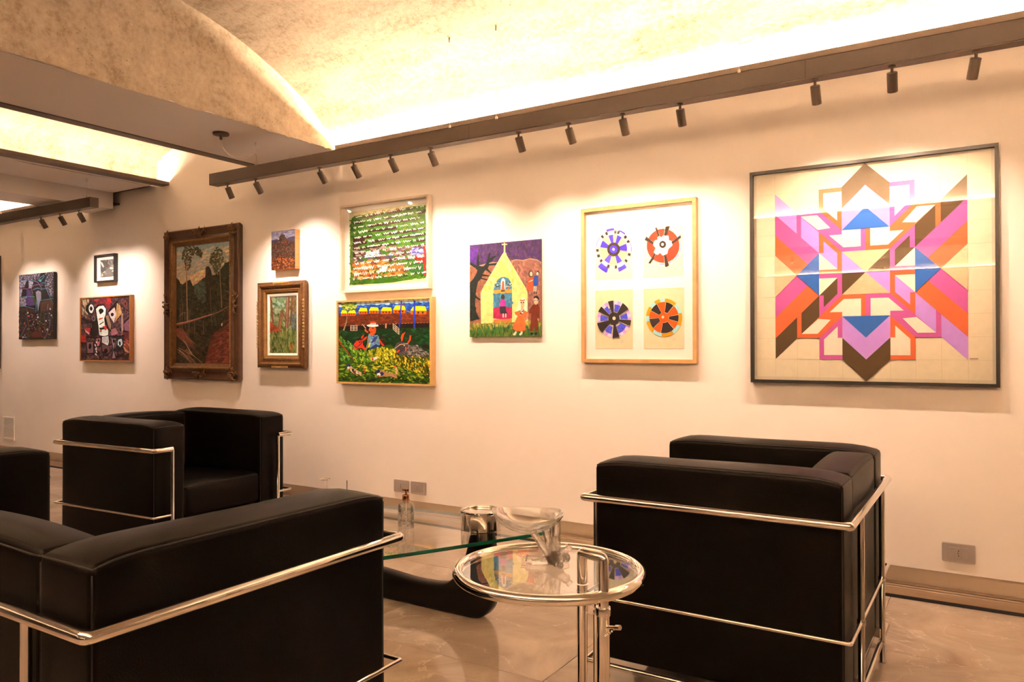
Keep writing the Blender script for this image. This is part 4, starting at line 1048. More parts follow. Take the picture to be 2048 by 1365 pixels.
# --- tall forest landscape in a heavy carved frame
root, w, h = picture('forest_painting', -5.300, -4.441, 0.812, 1.920, 'tall dark forest landscape in a heavy brown frame with carved ornaments')
frame_mesh(w, h, [(0.012,0.001),(0.004,0.02),(0.0,0.036),(0.004,0.046),(0.012,0.049),(0.022,0.044),(0.060,0.038),(0.072,0.046),(0.078,0.049)]).build('outer_moulding', M['frame_walnut'], root, True, 30)
frame_mesh(w, h, [(0.077,0.046),(0.082,0.049),(0.094,0.047),(0.098,0.040),(0.112,0.032),(0.117,0.030),(0.121,0.020)]).build('inner_moulding', M['gilt_dark'], root, True, 30)
g = MB(); per = []
i_ = 0.088
for k in range(46): per.append((-w/2+i_+(w-2*i_)*(k+0.5)/46, i_, 0.5)); per.append((-w/2+i_+(w-2*i_)*(k+0.5)/46, h-i_, 0.5))
for k in range(62): per.append((-w/2+i_, i_+(h-2*i_)*(k+0.5)/62, 1.1)); per.append((w/2-i_, i_+(h-2*i_)*(k+0.5)/62, 1.1))
for x_, z_, rt in per:
    m_ = MB().ball((0,0,0), 0.0085, (1.15,0.7,0.62), 6, 4)
    c_, s_ = math.cos(rt), math.sin(rt)
    g.add([(x_+v[0]*c_-v[2]*s_, -0.050+v[1], z_+v[0]*s_+v[2]*c_) for v in m_.v], m_.f)
tag(g.build('rope_beading', M['frame_gilt'], root, True), kind='stuff')
def ornament(cx, cz, sx, sz, corner, seed):
    # acanthus cluster: scrolls, leaves and berries
    r_ = random.Random(seed); g = MB()
    def leaf(x0, z0, ang, ln, wd):
        pts = []; rad = []
        for k in range(6):
            t_ = k/5; a_ = ang+0.9*t_*t_
            pts.append((x0+math.cos(a_)*ln*t_, -0.050-0.012*math.sin(math.pi*t_), z0+math.sin(a_)*ln*t_)); rad.append(max(0.0012, wd*math.sin(math.pi*(0.12+0.86*t_))))
        g.sweep(pts, 1, 6, radii=rad)
    def scroll(x0, z0, ang, r0, sg):
        pts = []; rad = []
        for k in range(12):
            t_ = k/11; a_ = ang+sg*5.2*t_; q_ = r0*(1-0.75*t_)
            pts.append((x0+math.cos(a_)*q_, -0.052-0.008*t_, z0+math.sin(a_)*q_)); rad.append(0.0042*(1-0.35*t_))
        g.sweep(pts, 1, 6, radii=rad)
    for k in range(9):
        a_ = r_.uniform(0, 6.28)
        leaf(cx+r_.uniform(-1,1)*sx*0.45, cz+r_.uniform(-1,1)*sz*0.45, a_, r_.uniform(0.022, 0.042), r_.uniform(0.005, 0.008))
    for k in (-1, 1):
        if sx >= sz: scroll(cx+k*sx*0.62, cz, 0 if k > 0 else math.pi, 0.018, k); leaf(cx+k*sx*0.3, cz, 0 if k > 0 else math.pi-0.9, sx*0.7, 0.006)
        if sz >= sx: scroll(cx, cz+k*sz*0.62, k*math.pi/2, 0.018, k); leaf(cx, cz+k*sz*0.3, k*math.pi/2-0.3, sz*0.7, 0.006)
    for k in range(5): g.ball((cx+r_.uniform(-1,1)*sx*0.3, -0.056, cz+r_.uniform(-1,1)*sz*0.3), r_.uniform(0.005, 0.009), (1,0.8,1), 8, 5)
    g.build('ornament', M['gilt_dark'], root, True, 60)
e_ = 0.038
for k, (cx, cz, sx, sz) in enumerate(((-w/2+e_+0.02, e_+0.01, 0.05, 0.05),(w/2-e_-0.02, e_+0.01, 0.05, 0.05),(-w/2+e_+0.02, h-e_-0.01, 0.05, 0.05),(w/2-e_-0.02, h-e_-0.01, 0.05, 0.05),
    (0, e_, 0.085, 0.03),(0, h-e_, 0.085, 0.03),(-w/2+e_-0.004, h/2, 0.03, 0.095),(w/2-e_+0.004, h/2, 0.03, 0.095))): ornament(cx, cz, sx, sz, k < 4, 60+k)
iw, ih = w-0.238, h-0.238
sheet(root, 'canvas', w, h, 0.117, 0.0200, M['backing'], 0.008)
b = Art(iw, ih, [(123,212),(572,168),(570,1200),(127,1192)], 51)
for k in range(14):
    t_ = k/13; c0, c1 = (132, 138, 130), (196, 152, 112)
    b.poly([(120,205+k*28),(575,165+k*28),(575,560),(120,600)], A(*[c0[i]+(c1[i]-c0[i])*t_ for i in range(3)]))
b.dabs([(125,250),(570,200),(570,400),(125,470)], 240, [A(176,150,122), A(142,142,132), A(206,164,122), A(158,140,122)], 13, -0.4, 3.4, 0.3)
b.dabs([(240,440),(380,400),(380,500),(260,540)], 60, [A(216,170,124), A(196,150,112)], 13, -0.6, 2)
dkf = A(46, 38, 26)
b.poly([(123,470),(150,500),(165,540),(215,500),(240,490),(262,545),(300,520),(345,480),(370,470),(365,400),(378,378),(398,382),(414,420),(420,455),(490,450),(500,400),(530,352),(575,345),(575,1205),(123,1205)], dkf)
b.dabs([(123,520),(262,550),(370,480),(420,460),(572,370),(572,720),(520,880),(140,880)], 900, [A(50,44,30), A(40,34,24), A(64,54,36), A(74,50,34), A(34,30,24), A(56,60,46), A(70,64,40)], 10, 1.0, 1.8, 1.2)
b.dabs([(265,545),(345,490),(370,560),(360,700),(300,640)], 130, [A(72,76,62), A(58,66,56), A(86,84,62)], 9, 0.8, 1.8)
b.dabs([(365,400),(380,378),(410,400),(418,760),(385,760)], 90, [A(44,32,22), A(60,42,28), A(34,26,20)], 9, 1.5, 3, 0.3)
b.dabs([(140,880),(520,880),(430,940),(380,1190),(140,1190)], 420, [A(44,34,22), A(60,44,28), A(36,28,20), A(70,54,32), A(52,48,30)], 12, 0.9, 2.4, 0.9)
b.dabs([(500,400),(530,355),(572,348),(572,470),(500,470)], 100, [A(44,42,30), A(54,52,36)], 9, 0.8, 1.6)
def crown(poly_, n, cols): b.dabs(poly_, n, cols, 7, 0.6, 1.8, 1.4)
cc = [A(62,52,32), A(50,42,28), A(80,66,40), A(92,80,52)]
crown([(170,280),(200,212),(300,205),(340,270),(330,300),(270,265),(250,330),(235,400),(205,420),(190,340)], 210, cc); crown([(300,240),(342,262),(335,300),(305,280)], 40, cc)
crown([(400,340),(420,260),(460,220),(505,240),(520,330),(480,400),(450,450),(430,380)], 190, [A(78,70,44), A(66,58,38), A(96,86,56)])
b.line([(212,330),(214,560),(220,850)], 9, A(150, 112, 76)); b.line([(485,380),(494,560),(504,730)], 8, A(128, 96, 66)); b.line([(408,560),(412,700),(422,880)], 6, A(96,72,48))
for x_, y0_, y1_ in ((160,700,900),(178,690,900),(230,730,950),(242,740,930),(278,820,950),(350,830,950),(196,760,900)): b.line([(x_,y0_),(x_+b.r.uniform(-8,8),y1_)], 4, A(112,84,56))
b.poly([(572,695),(555,760),(545,880),(500,905),(445,935),(400,1040),(365,1195),(572,1202)], A(96, 44, 32))
b.dabs([(568,720),(548,880),(450,940),(385,1190),(570,1198)], 220, [A(106,50,36), A(86,38,28), A(118,60,42), A(76,36,28)], 14, -0.5, 3, 0.4)
b.line([(128,868),(220,850),(340,812),(470,770),(572,712)], 18, A(140, 82, 60), True); b.line([(130,862),(240,838),(420,784)], 5, A(186,128,96))
b.poly([(127,900),(180,900),(240,980),(280,1060),(230,1050),(127,960)], A(112, 62, 44))
for k in range(16): x_ = 130+b.r.uniform(0,120); y_ = 940+b.r.uniform(0,160); b.line([(x_,y_),(x_+b.r.uniform(50,150),y_+b.r.uniform(40,130))], b.r.uniform(3,7), b.r.choice([A(128,84,58), A(150,104,72), A(84,56,38)]))
b.line([(150,800),(180,772),(205,770)], 4, A(150,112,80)); b.line([(505,860),(503,880)], 8, A(206,190,170)); b.line([(520,580),(560,600)], 4, A(110,96,66))
b.tone(2.1)
b.build('picture', root, -iw/2, 0.119, -0.0206, M['oil'])

# --- abstract heads in a cedar tray frame
root, w, h = picture('abstract_heads_painting', -6.475, -5.752, 0.937, 1.4675, 'abstract brown, white and red painting of a bone-like head in an orange wood frame')
t = 0.036; fw = 0.009
frame_mesh(w, h, [(0,0.002),(0,t),(fw,t),(fw,0.010)]).build('frame', M['frame_cedar'], root)
sheet(root, 'canvas', w, h, fw+0.001, 0.0295, M['black_canvas'], 0.02)
iw, ih = w-2*fw-0.002, h-2*fw-0.002
b = Art(iw, ih, [(95,150),(968,98),(968,1245),(95,1245)], 61); b.fill(A(84, 56, 56))
F_ = [(95,150),(968,98),(968,1245),(95,1245)]
b.dabs(F_, 700, [A(92,58,60), A(62,44,46), A(112,74,72), A(130,92,84), A(50,36,38), A(140,84,80)], 24, 0.7, 2.4, 1.5)
b.dabs([(100,160),(240,150),(220,420),(180,500),(110,380)], 70, [A(206,176,130), A(176,140,110), A(130,96,84)], 22, 1.2, 2.4)
b.dabs([(350,150),(620,130),(620,260),(520,280),(360,260)], 70, [A(110,50,56), A(140,54,54), A(84,50,60), A(176,64,58)], 24, 0.3, 2.4)
b.dabs([(560,130),(640,130),(610,290),(560,290)], 14, [A(214,52,40), A(170,60,50)], 18, 1.2, 2)
K = A(36, 26, 28); Wh = A(246, 232, 212)
def ring(x_, y_, rx, ry, c1, c2, rot=0): b.blob(x_, y_, rx, ry, c1, 14, rot, 0.08); b.blob(x_, y_, rx*0.55, ry*0.5, c2, 12, rot, 0.1)
b.poly([(190,270),(240,225),(320,240),(335,330),(320,420),(230,420),(180,360)], K); ring(282, 325, 46, 78, A(236,222,206), K)
b.poly([(350,300),(400,250),(500,240),(560,330),(540,470),(600,720),(590,810),(520,830),(420,810),(390,620),(370,420)], K)
b.poly([(368,330),(420,280),(500,268),(545,330),(540,430),(515,500),(530,620),(590,720),(585,795),(520,815),(430,800),(412,620),(385,450)], Wh)
ring(462, 365, 78, 86, Wh, K); b.blob(455, 375, 32, 44, K, 11)
for pts, c in (([(420,500),(500,480),(490,500),(420,530)], A(206,66,46)), ([(430,600),(510,550),(505,570),(440,615)], K), ([(425,665),(520,660),(525,690),(440,705)], K), ([(480,650),(550,620),(565,700),(530,712),(520,670)], A(222,52,30)), ([(430,720),(480,700),(470,740),(440,740)], A(214,60,40))): b.poly(pts, c)
b.poly([(270,480),(370,470),(400,640),(405,800),(320,840),(260,790),(300,640)], A(40, 30, 34)); ring(325, 500, 34, 52, A(140,110,104), K)
b.poly([(165,680),(275,668),(260,760),(180,740)], A(204, 62, 52)); b.poly([(170,700),(250,760),(250,790),(180,740)], A(232,170,160))
b.poly([(590,400),(700,300),(730,420),(690,580),(640,500)], A(222, 190, 172)); ring(660, 430, 46, 66, A(226,196,182), K, 0.3)
b.line([(590,380),(740,200)], 26, K); b.line([(560,440),(640,690),(610,720)], 16, K); b.poly([(540,450),(590,440),(640,610),(630,700),(590,640)], A(166, 128, 100))
b.poly([(745,215),(790,230),(830,400),(740,520),(710,580),(720,440)], A(202, 150, 96)); b.line([(740,210),(960,380)], 14, K); b.line([(770,230),(750,480)], 6, A(110,70,50))
b.poly([(830,210),(880,150),(930,200),(935,290),(890,330)], A(120, 74, 66)); b.line([(830,210),(880,150),(935,200)], 12, K); ring(890, 235, 22, 50, A(140,60,50), K)
b.poly([(820,420),(850,400),(860,700),(830,770),(815,640)], A(176,134,116)); b.line([(870,560),(968,480)], 14, K)
b.poly([(862,600),(968,500),(968,730),(880,710)], A(150, 96, 108)); b.line([(850,720),(968,740)], 16, K); b.dabs([(870,760),(968,760),(968,900),(880,860)], 20, [A(112,44,50), A(136,56,56)], 24, 0.3, 2.4)
b.poly([(640,690),(720,650),(770,760),(700,800),(640,800)], A(176, 110, 110)); b.line([(640,690),(720,650),(760,720)], 12, K); b.poly([(650,760),(750,740),(740,780),(660,790)], A(206,120,120))
b.line([(100,820),(400,850),(620,820),(870,810)], 26, K)
b.poly([(480,830),(590,815),(600,920),(580,980),(480,930)], A(236, 216, 200))
for x_ in (500, 525, 550, 575): b.line([(x_,830),(x_-6,940)], 7, A(120,84,80))
b.poly([(195,920),(325,910),(330,1120),(210,1130)], A(150, 104, 98)); b.line([(195,920),(325,910),(330,1120),(210,1130),(195,920)], 14, K); b.blob(265, 1000, 26, 50, K, 11)
b.poly([(375,860),(450,850),(430,980),(395,1000)], A(206,120,116)); b.blob(415, 890, 18, 26, K, 10); b.dabs([(335,880),(380,880),(390,1150),(340,1150)], 24, [A(230,214,196), K, A(120,76,70)], 14, 1.5, 2)
b.poly([(470,960),(620,990),(610,1100),(560,1130),(480,1080)], A(132, 84, 80)); b.blob(545, 1080, 34, 44, K, 11); b.line([(470,960),(480,1080),(560,1140)], 12, K)
b.poly([(640,870),(730,850),(720,1000),(690,1060),(720,1200),(650,1210),(670,1060)], A(172, 132, 128)); b.line([(640,870),(680,1060),(650,1210)], 12, K); b.line([(730,850),(690,1060),(725,1200)], 12, K); b.blob(690, 900, 22, 34, K, 10)
b.poly([(745,840),(865,830),(865,1050),(740,1060)], A(52, 46, 46)); b.blob(800, 930, 44, 72, A(206, 206, 196), 12); b.blob(795, 940, 18, 40, K, 10)
b.dabs([(880,900),(960,880),(950,1120),(880,1130)], 30, [A(222,150,96), A(176,84,70), A(130,60,60)], 22, 1.0, 2.6)
b.dabs([(100,780),(180,780),(190,900),(100,920)], 26, [A(206,50,46), A(150,50,46)], 20, 0.8, 2)
b.line([(760,1080),(766,1200)], 7, K); b.line([(745,1090),(790,1080)], 7, K)
b.line([(790,1190),(800,1150),(812,1190),(828,1150),(840,1180),(870,1120),(862,1170),(880,1150),(900,1175),(915,1130),(930,1165),(955,1150)], 7, K); b.line([(820,1215),(870,1205),(930,1190)], 6, K)
b.build('picture', root, -iw/2, fw+0.001, -0.0300, M['oil'])

# --- small black and white print
root, w, h = picture('small_print', -6.272, -5.978, 1.585, 1.8095, 'small monochrome print with white leaf shapes in a deep black frame', 'framed print')
t = 0.032; fw = 0.011
frame_mesh(w, h, [(0,0.002),(0,t),(fw,t),(fw,0.010)]).build('frame', M['frame_black'], root)
sheet(root, 'mat_board', w, h, 0.004, 0.012, M['mat_board'], 0.008)
wm2 = hom([(145,275),(815,205),(840,1145),(165,1190)]); q = [(300,440),(768,378),(782,962),(318,1010)]
uv = [wm2(*p_) for p_ in q]; u0, u1, v0, v1 = (uv[0][0]+uv[3][0])/2, (uv[1][0]+uv[2][0])/2, (uv[0][1]+uv[1][1])/2, (uv[2][1]+uv[3][1])/2
b = Art((u1-u0)*w, (v1-v0)*h, q, 71); gk = lambda v: (v, v, v, 1)
b.fill(gk(0.20)); b.dabs(q, 160, [gk(0.17), gk(0.24), gk(0.21)], 30, 1.2, 2)
b.dabs([(450,420),(768,380),(770,640),(560,640),(500,700)], 60, [gk(0.30), gk(0.36), gk(0.12), gk(0.42)], 32, 1.2, 2.6, 0.4)
b.poly([(300,440),(460,420),(500,560),(480,760),(380,840),(320,830)], gk(0.12)); b.poly([(500,420),(540,415),(545,640),(505,700)], gk(0.08))
b.poly([(300,480),(370,520),(425,650),(400,690),(340,600)], gk(0.78)); b.poly([(345,1005),(360,900),(450,800),(470,830),(400,960)], gk(0.74)); b.poly([(590,705),(660,660),(760,700),(700,745),(640,730)], gk(0.80)); b.poly([(680,800),(755,740),(755,800),(710,820)], gk(0.8))
b.poly([(500,700),(560,680),(740,950),(500,980)], gk(0.21)); b.dabs([(400,880),(490,820),(490,985),(400,1000)], 20, [gk(0.12), gk(0.3)], 24, 1, 2)
b.tone(0.7)
b.build('picture', root, -w/2+u0*w, (1-v1)*h, -0.0126, M['paper'])
MB().add([(-w/2+fw-0.004,-0.025,fw-0.004),(w/2-fw+0.004,-0.025,fw-0.004),(w/2-fw+0.004,-0.025,h-fw+0.004),(-w/2+fw-0.004,-0.025,h-fw+0.004)], [(0,1,2,3)]).build('glass', M['pane'], root)

# --- dark canvas with flowers
root, w, h = picture('dark_flower_painting', -7.496, -6.9035, 1.1255, 1.7105, 'black-edged canvas with dark figures above a bed of small bright flowers')
MB().bevbox(-w/2, w/2, -0.028, -0.001, 0, h, 0.0012).build('canvas', M['black_canvas'], root)
b = Art(w, h, [(115,128),(700,72),(702,1225),(118,1228)], 81); b.fill(A(40, 28, 30))
sp = [A(190,166,170), A(206,190,190), A(160,136,150)]
for pl in ([(120,130),(480,95),(440,210),(270,220),(120,230)], [(120,230),(250,220),(220,330),(120,350)], [(280,230),(350,240),(330,350),(280,340)], [(120,360),(170,370),(150,500),(120,520)], [(120,520),(240,500),(240,660),(120,670)], [(560,90),(700,75),(700,520),(640,500),(570,330)]):
    b.poly(pl, A(74, 58, 64)); b.dabs(pl, 130, sp, 6.5, 0.5, 1.8, 1.5)
for pl, c in (([(235,240),(275,220),(275,340),(210,340)], A(44,32,32)), ([(180,380),(240,370),(250,480),(150,500)], A(40,30,30)), ([(300,130),(345,140),(350,200),(280,190)], A(120,92,104)), ([(245,370),(310,390),(360,500),(380,640),(300,660),(250,640)], A(96,64,108)), ([(300,400),(350,440),(410,580),(390,660),(360,560)], A(72,82,46)),
              ([(400,420),(440,390),(490,420),(495,540),(470,600),(440,760),(420,600)], A(150,136,140)), ([(500,390),(570,360),(575,540),(500,550)], A(36,28,30)), ([(480,600),(560,560),(660,540),(700,640),(690,740),(480,760)], A(96,62,46)), ([(330,350),(400,310),(480,340),(480,390),(380,400)], A(48,34,40)), ([(120,680),(380,700),(400,780),(120,760)], A(84,50,42)), ([(560,150),(590,120),(560,250),(500,260)], A(40,30,34))): b.poly(pl, c)
tq = A(92, 140, 150)
for pl in ([(120,225),(270,208),(400,235)], [(440,225),(480,170),(540,130),(540,160),(470,240)], [(600,150),(560,230),(560,320),(620,460),(700,620)], [(480,270),(560,260)], [(350,380),(430,350),(500,370),(580,360)], [(130,510),(250,490),(380,500)], [(120,665),(220,660),(380,705)], [(430,580),(560,550),(700,530)], [(410,590),(405,780)]): b.line(pl, 9, tq)
for pl in ([(120,355),(250,365),(320,350),(350,440)], [(320,340),(380,300),(460,290),(500,350),(490,390)], [(390,225),(440,260),(470,300),(530,300)]): b.line(pl, 9, A(150, 104, 130))
b.disc(476, 225, 22, 20, A(80,160,150), 12)
b.dabs([(118,740),(400,780),(500,760),(700,740),(702,1222),(118,1225)], 420, [A(60,44,40), A(44,34,40), A(70,48,36), A(40,46,40), A(52,40,70)], 17, 1.2, 2.2)
b.dabs([(120,760),(400,790),(700,760),(700,1215),(120,1220)], 260, [A(196,64,46), A(214,90,60), A(110,96,50), A(70,70,130), A(206,180,160), A(90,110,60), A(150,60,50), A(64,56,110), A(176,140,60)], 8.5, 1.2, 1.7, 1.4)
for x_, y_ in ((285,830),(440,850),(270,775),(580,915),(600,1060),(215,960),(670,820),(650,710),(190,1190)): b.blob(x_, y_, 14, 16, A(226, 90, 66) if x_ % 2 else A(226, 206, 200), 8)
for pl in ([(150,1180),(250,980),(230,1000)], [(330,1010),(370,930)], [(570,1210),(640,1010),(650,890)], [(600,720),(612,630)]): b.line(pl, 10, A(150, 124, 120))
for pl in ([(250,680),(265,860),(290,1000),(270,1200)], [(500,740),(480,900),(465,1080),(520,1140)], [(550,760),(560,1000),(580,1120)]): b.line(pl, 9, A(98, 98, 48))
b.blob(420, 1150, 90, 55, A(112, 50, 38), 14); b.line([(200,1185),(255,1190)], 8, A(230,210,200))
b.tone(0.75)
b.build('picture', root, -w/2, 0, -0.0284, M['paint'])
# --- the picture just entering at the far left edge
root, w, h = picture('dark_framed_picture', -8.45, -7.8925, 0.854, 1.9165, 'dark brown framed picture cut by the left edge of the photograph')
frame_mesh(w, h, [(0,0.002),(0,0.03),(0.05,0.03),(0.055,0.012)]).build('frame', M['frame_walnut'], root)
sheet(root, 'canvas', w, h, 0.052, 0.014, M['black_canvas'], 0.006)

# ------------------------------------------------------------------ wall sockets and air grille
def socket(xc, z0, wd, ht, label, group, blanks):
    root = empty('wall_socket', (xc, D, z0), 0, label, 'wall socket', group)
    g = MB(); r_ = 0.006
    out = fillet([(-wd/2,0,0),(wd/2,0,0),(wd/2,0,ht),(-wd/2,0,ht)], r_, 4, True)
    pts = [(p_.x, p_.z) for p_ in out]
    n = len(pts); cx, cz = 0, ht/2
    inn = [(cx+(x_-cx)*0.985, cz+(z_-cz)*0.975) for x_, z_ in pts]
    g.v = [(x_, 0, z_) for x_, z_ in pts]+[(x_, -0.006, z_) for x_, z_ in pts]+[(x_, -0.0085, z_) for x_, z_ in inn]
    for k in range(2): g.f += [(k*n+i, k*n+(i+1) % n, (k+1)*n+(i+1) % n, (k+1)*n+i) for i in range(n)]
    g.f.append(tuple(2*n+i for i in range(n)))
    g.build('plate', M['plate'], root)
    mw = 0.0225
    for k in blanks:
        MB().bevbox(k*mw-mw/2+0.0006, k*mw+mw/2-0.0006, -0.0100, -0.0080, ht/2-0.022, ht/2+0.022, 0.0006).build('module', M['plate'], root)
    out2 = MB()
    hexa = [(-0.0095,-0.010),(0.0,-0.0185),(0.0095,-0.010),(0.0095,0.010),(0.0,0.0185),(-0.0095,0.010)]
    out2.prism([(x_, ht/2+z_) for x_, z_ in hexa], -0.0112, -0.0098)
    so = out2.build('outlet_face', M['plate'], root)
    for (dx, dz) in ((0,0.0095),(-0.002,0),(0,-0.0095)):
        MB().prism([(dx+0.0026*math.cos(t_*0.785), ht/2+dz+0.0026*math.sin(t_*0.785)) for t_ in range(8)], -0.0115, -0.0111).build('pin_hole', M['plate_dark'], so)
    return root
socket(-0.1205, 0.1815, 0.1165, 0.0755, 'grey plate wall socket low on the wall behind the right armchair', 'wall sockets', (-1, 0, 1))
socket(-3.008, 0.1765, 0.1145, 0.0755, 'left one of the paired grey wall sockets behind the coffee table', 'wall sockets', (-1, 0, 1))
socket(-2.879, 0.1765, 0.1145, 0.0755, 'right one of the paired grey wall sockets behind the coffee table', 'wall sockets', (-1, 0, 1))
root = empty('air_grille', (-7.733, D, 0.197), 0, 'white louvred air grille low on the wall at far left', 'air grille')
frame_mesh(0.207, 0.213, [(0,0.0),(0,0.006),(0.004,0.008),(0.014,0.008),(0.015,0.002)]).build('grille_frame', M['vent'], root)
for k in range(17):
    z_ = 0.018+k*0.0108
    s_ = MB().add([(-0.089,-0.002,z_+0.006),(0.089,-0.002,z_+0.006),(0.089,-0.0075,z_),(-0.089,-0.0075,z_),(-0.089,-0.0005,z_+0.0045),(0.089,-0.0005,z_+0.0045),(0.089,-0.0062,z_-0.001),(-0.089,-0.0062,z_-0.001)],
        [(0,1,2,3),(7,6,5,4),(0,4,5,1),(3,2,6,7),(0,3,7,4),(1,5,6,2)])
    s_.build('louvre', M['vent'], root)

# ------------------------------------------------------------------ leather seating
def axis_pts(h_, r_, step):
    e = [-h_, -h_+0.22*r_, -h_+0.5*r_, -h_+0.78*r_, -h_+r_]
    n = max(2, int((2*h_-2*r_)/step))
    mid = [-h_+r_+(2*h_-2*r_)*k/n for k in range(1, n)]
    return e+mid+[-v for v in e[::-1]]
class Cushion:
    """soft rounded block; top face crowned, seams follow the same surface"""
    def __init__(s, x0, x1, y0, y1, z0, z1, r=0.018, crown=0.014, bulge=0.006, seed=1, front=0.0):
        s.c = Vector(((x0+x1)/2, (y0+y1)/2, (z0+z1)/2)); s.h = ((x1-x0)/2, (y1-y0)/2, (z1-z0)/2)
        s.r, s.crown, s.bulge, s.seed, s.front = r, crown, bulge, seed, front
    def warp(s, p, lift=0.0):
        q = [max(-h_+s.r, min(h_-s.r, v)) for v, h_ in zip(p, s.h)]
        d = Vector([a_-b_ for a_, b_ in zip(p, q)]); n = d.normalized() if d.length > 1e-9 else Vector((0,0,0))
        v = Vector(q)+n*(s.r+lift)
        u = [max(-1, min(1, a_/h_)) for a_, h_ in zip(v, s.h)]
        top = max(0, u[2])**3
        fx, fy = 1-abs(u[0])**10, 1-abs(u[1])**2.2
        ex = (1-abs(u[0])**9)
        v.z += s.crown*top*fx*(0.35+0.65*fy)-s.crown*0.5*top*(1-ex)
        wv = math.sin(p[0]*9+s.seed)*math.sin(p[1]*11+s.seed*2.1+p[2]*7)
        v.x += s.bulge*u[0]**3*(1-u[1]**2)*(1-u[2]**2)+0.0012*wv*u[0]
        v.y += s.bulge*u[1]**3*(1-u[0]**2)*(1-u[2]**2)+0.0012*wv*u[1]
        v.z += 0.0015*wv*top
        return v+s.c
    def block(s, step=0.035):
        X, Y, Z = [axis_pts(h_, s.r, step) for h_ in s.h]; g = MB(); hx, hy, hz = s.h
        for (U, V, mk) in ((X, Y, lambda u, v: (u, v, hz)), (X, Y, lambda u, v: (u, v, -hz)), (X, Z, lambda u, v: (u, hy, v)), (X, Z, lambda u, v: (u, -hy, v)), (Y, Z, lambda u, v: (hx, u, v)), (Y, Z, lambda u, v: (-hx, u, v))):
            b0 = len(g.v); nv = len(V)
            for u in U:
                for v in V: g.v.append(tuple(s.warp(mk(u, v))))
            for i in range(len(U)-1):
                for j in range(nv-1): g.f.append((b0+i*nv+j, b0+(i+1)*nv+j, b0+(i+1)*nv+j+1, b0+i*nv+j+1))
        return g
    def seam(s, inset=0.0):
        hx, hy, hz = s.h; pts = []
        e = s.r*0.12
        def run(a_, b_, n):
            return [tuple(a_[i]+(b_[i]-a_[i])*k/n for i in range(3)) for k in range(n)]
        C_ = [(-hx+e,-hy+e,hz-e),(hx-e,-hy+e,hz-e),(hx-e,hy-e,hz-e),(-hx+e,hy-e,hz-e)]
        n1, n2 = max(4, int(hx*2/0.03)), max(4, int(hy*2/0.03))
        for k in range(4): pts += run(C_[k], C_[(k+1) % 4], n1 if k % 2 == 0 else n2)
        return MB().sweep([s.warp(p_, 0.0004) for p_ in pts], 0.0026, 6, closed=True)
    def post_seams(s):
        # upright seams on the four vertical corners
        out = []; hx, hy, hz = s.h
        for sx in (-1, 1):
            for sy in (-1, 1):
                pts = [s.warp((sx*(hx-s.r*0.12), sy*(hy-s.r*0.12), -hz+s.r+(2*hz-2*s.r)*k/16), 0.0002) for k in range(17)]
                out.append(MB().sweep(pts, 0.0016, 5))
        return out
def steel_seat(name, label, cat, Wd, Ln, loc, rz, seats=1, leg_in=0.19):
    root = empty(name, loc, rz, label, cat)
    hx, hy = Ln/2, Wd/2; ZR, ZM, ZB = 0.580, 0.277, 0.068
    # tubular frame
    rail = fillet([(hx,-hy+0.095,ZR),(hx,-hy,ZR),(-hx,-hy,ZR),(-hx,hy,ZR),(hx,hy,ZR),(hx,hy-0.095,ZR)], 0.010, 4)
    MB().sweep(rail, 0.0122, 20).build('top_rail', M['chrome'], root, True, 50)
    mid = fillet([(hx,-hy+0.095,ZM),(hx,-hy,ZM),(-hx,-hy,ZM),(-hx,hy,ZM),(hx,hy,ZM),(hx,hy-0.095,ZM)], 0.006, 4)
    MB().sweep(mid, 0.0058, 14).build('middle_rod', M['chrome'], root, True, 50)
    low = fillet([(hx,-hy+0.095,ZB),(hx,-hy+0.012,ZB),(-hx+0.004,-hy+0.012,ZB),(-hx+0.004,hy-0.012,ZB),(hx,hy-0.012,ZB),(hx,hy-0.095,ZB)], 0.008, 3)
    MB().sweep(low, 0.009, 14).build('base_frame', M['chrome'], root, True, 50)
    ys = [(-hy+0.095, hx), (hy-0.095, hx), (-hy+leg_in, -hx), (hy-leg_in, -hx)]
    for yy, xx in ys:
        g = MB().lathe([(0.0115,0.0),(0.0115,0.004),(0.0095,0.006),(0.0095,ZR-0.004)], 16, (xx, yy, 0))
        lg = g.build('leg', M['chrome'], root, True, 50)
        if xx < 0:
            MB().lathe([(0.0108,0),(0.0118,0.004),(0.0118,0.014),(0.0108,0.018)], 16, (xx, yy, ZM-0.009)).build('weld_collar', M['chrome_soft'], lg, True, 50)
            MB().bevbox(xx+0.006, xx+0.050, yy-0.012, yy+0.012, 0.082, 0.112, 0.001).build('bracket', M['chrome_soft'], lg)
    # cushions
    at_ = 0.165; yo = hy-0.022; xb, xf = -hx+0.020, hx-0.032
    def cush(nm, c, posts=True):
        o_ = c.block().build(nm, M['leather'], root, True)
        sm = c.seam().build('seam', M['stitch'], o_, True)
        if posts:
            for g_ in c.post_seams(): g_.build('corner_seam', M['stitch'], o_, True)
        return o_
    for sg in (-1, 1):
        y0, y1 = sorted((sg*yo, sg*(yo-at_)))
        cush('arm_cushion', Cushion(xb, xf, y0, y1, 0.085, 0.690, 0.013, 0.016, 0.005, seed=2+sg))
    iy = yo-at_-0.002
    for k in range(seats):
        y0 = -iy+2*iy*k/seats+0.001; y1 = -iy+2*iy*(k+1)/seats-0.001
        cush('back_cushion', Cushion(xb+0.002, xb+0.128, y0, y1, 0.085, 0.684, 0.013, 0.018, 0.005, seed=5+k))
        cush('seat_cushion', Cushion(xb+0.131, xf-0.004, y0, y1, 0.236, 0.392, 0.018, 0.014, 0.004, seed=9+k))
        cush('base_cushion', Cushion(xb+0.131, xf-0.006, y0, y1, 0.085, 0.232, 0.016, 0.002, 0.003, seed=12+k), False)
    return root
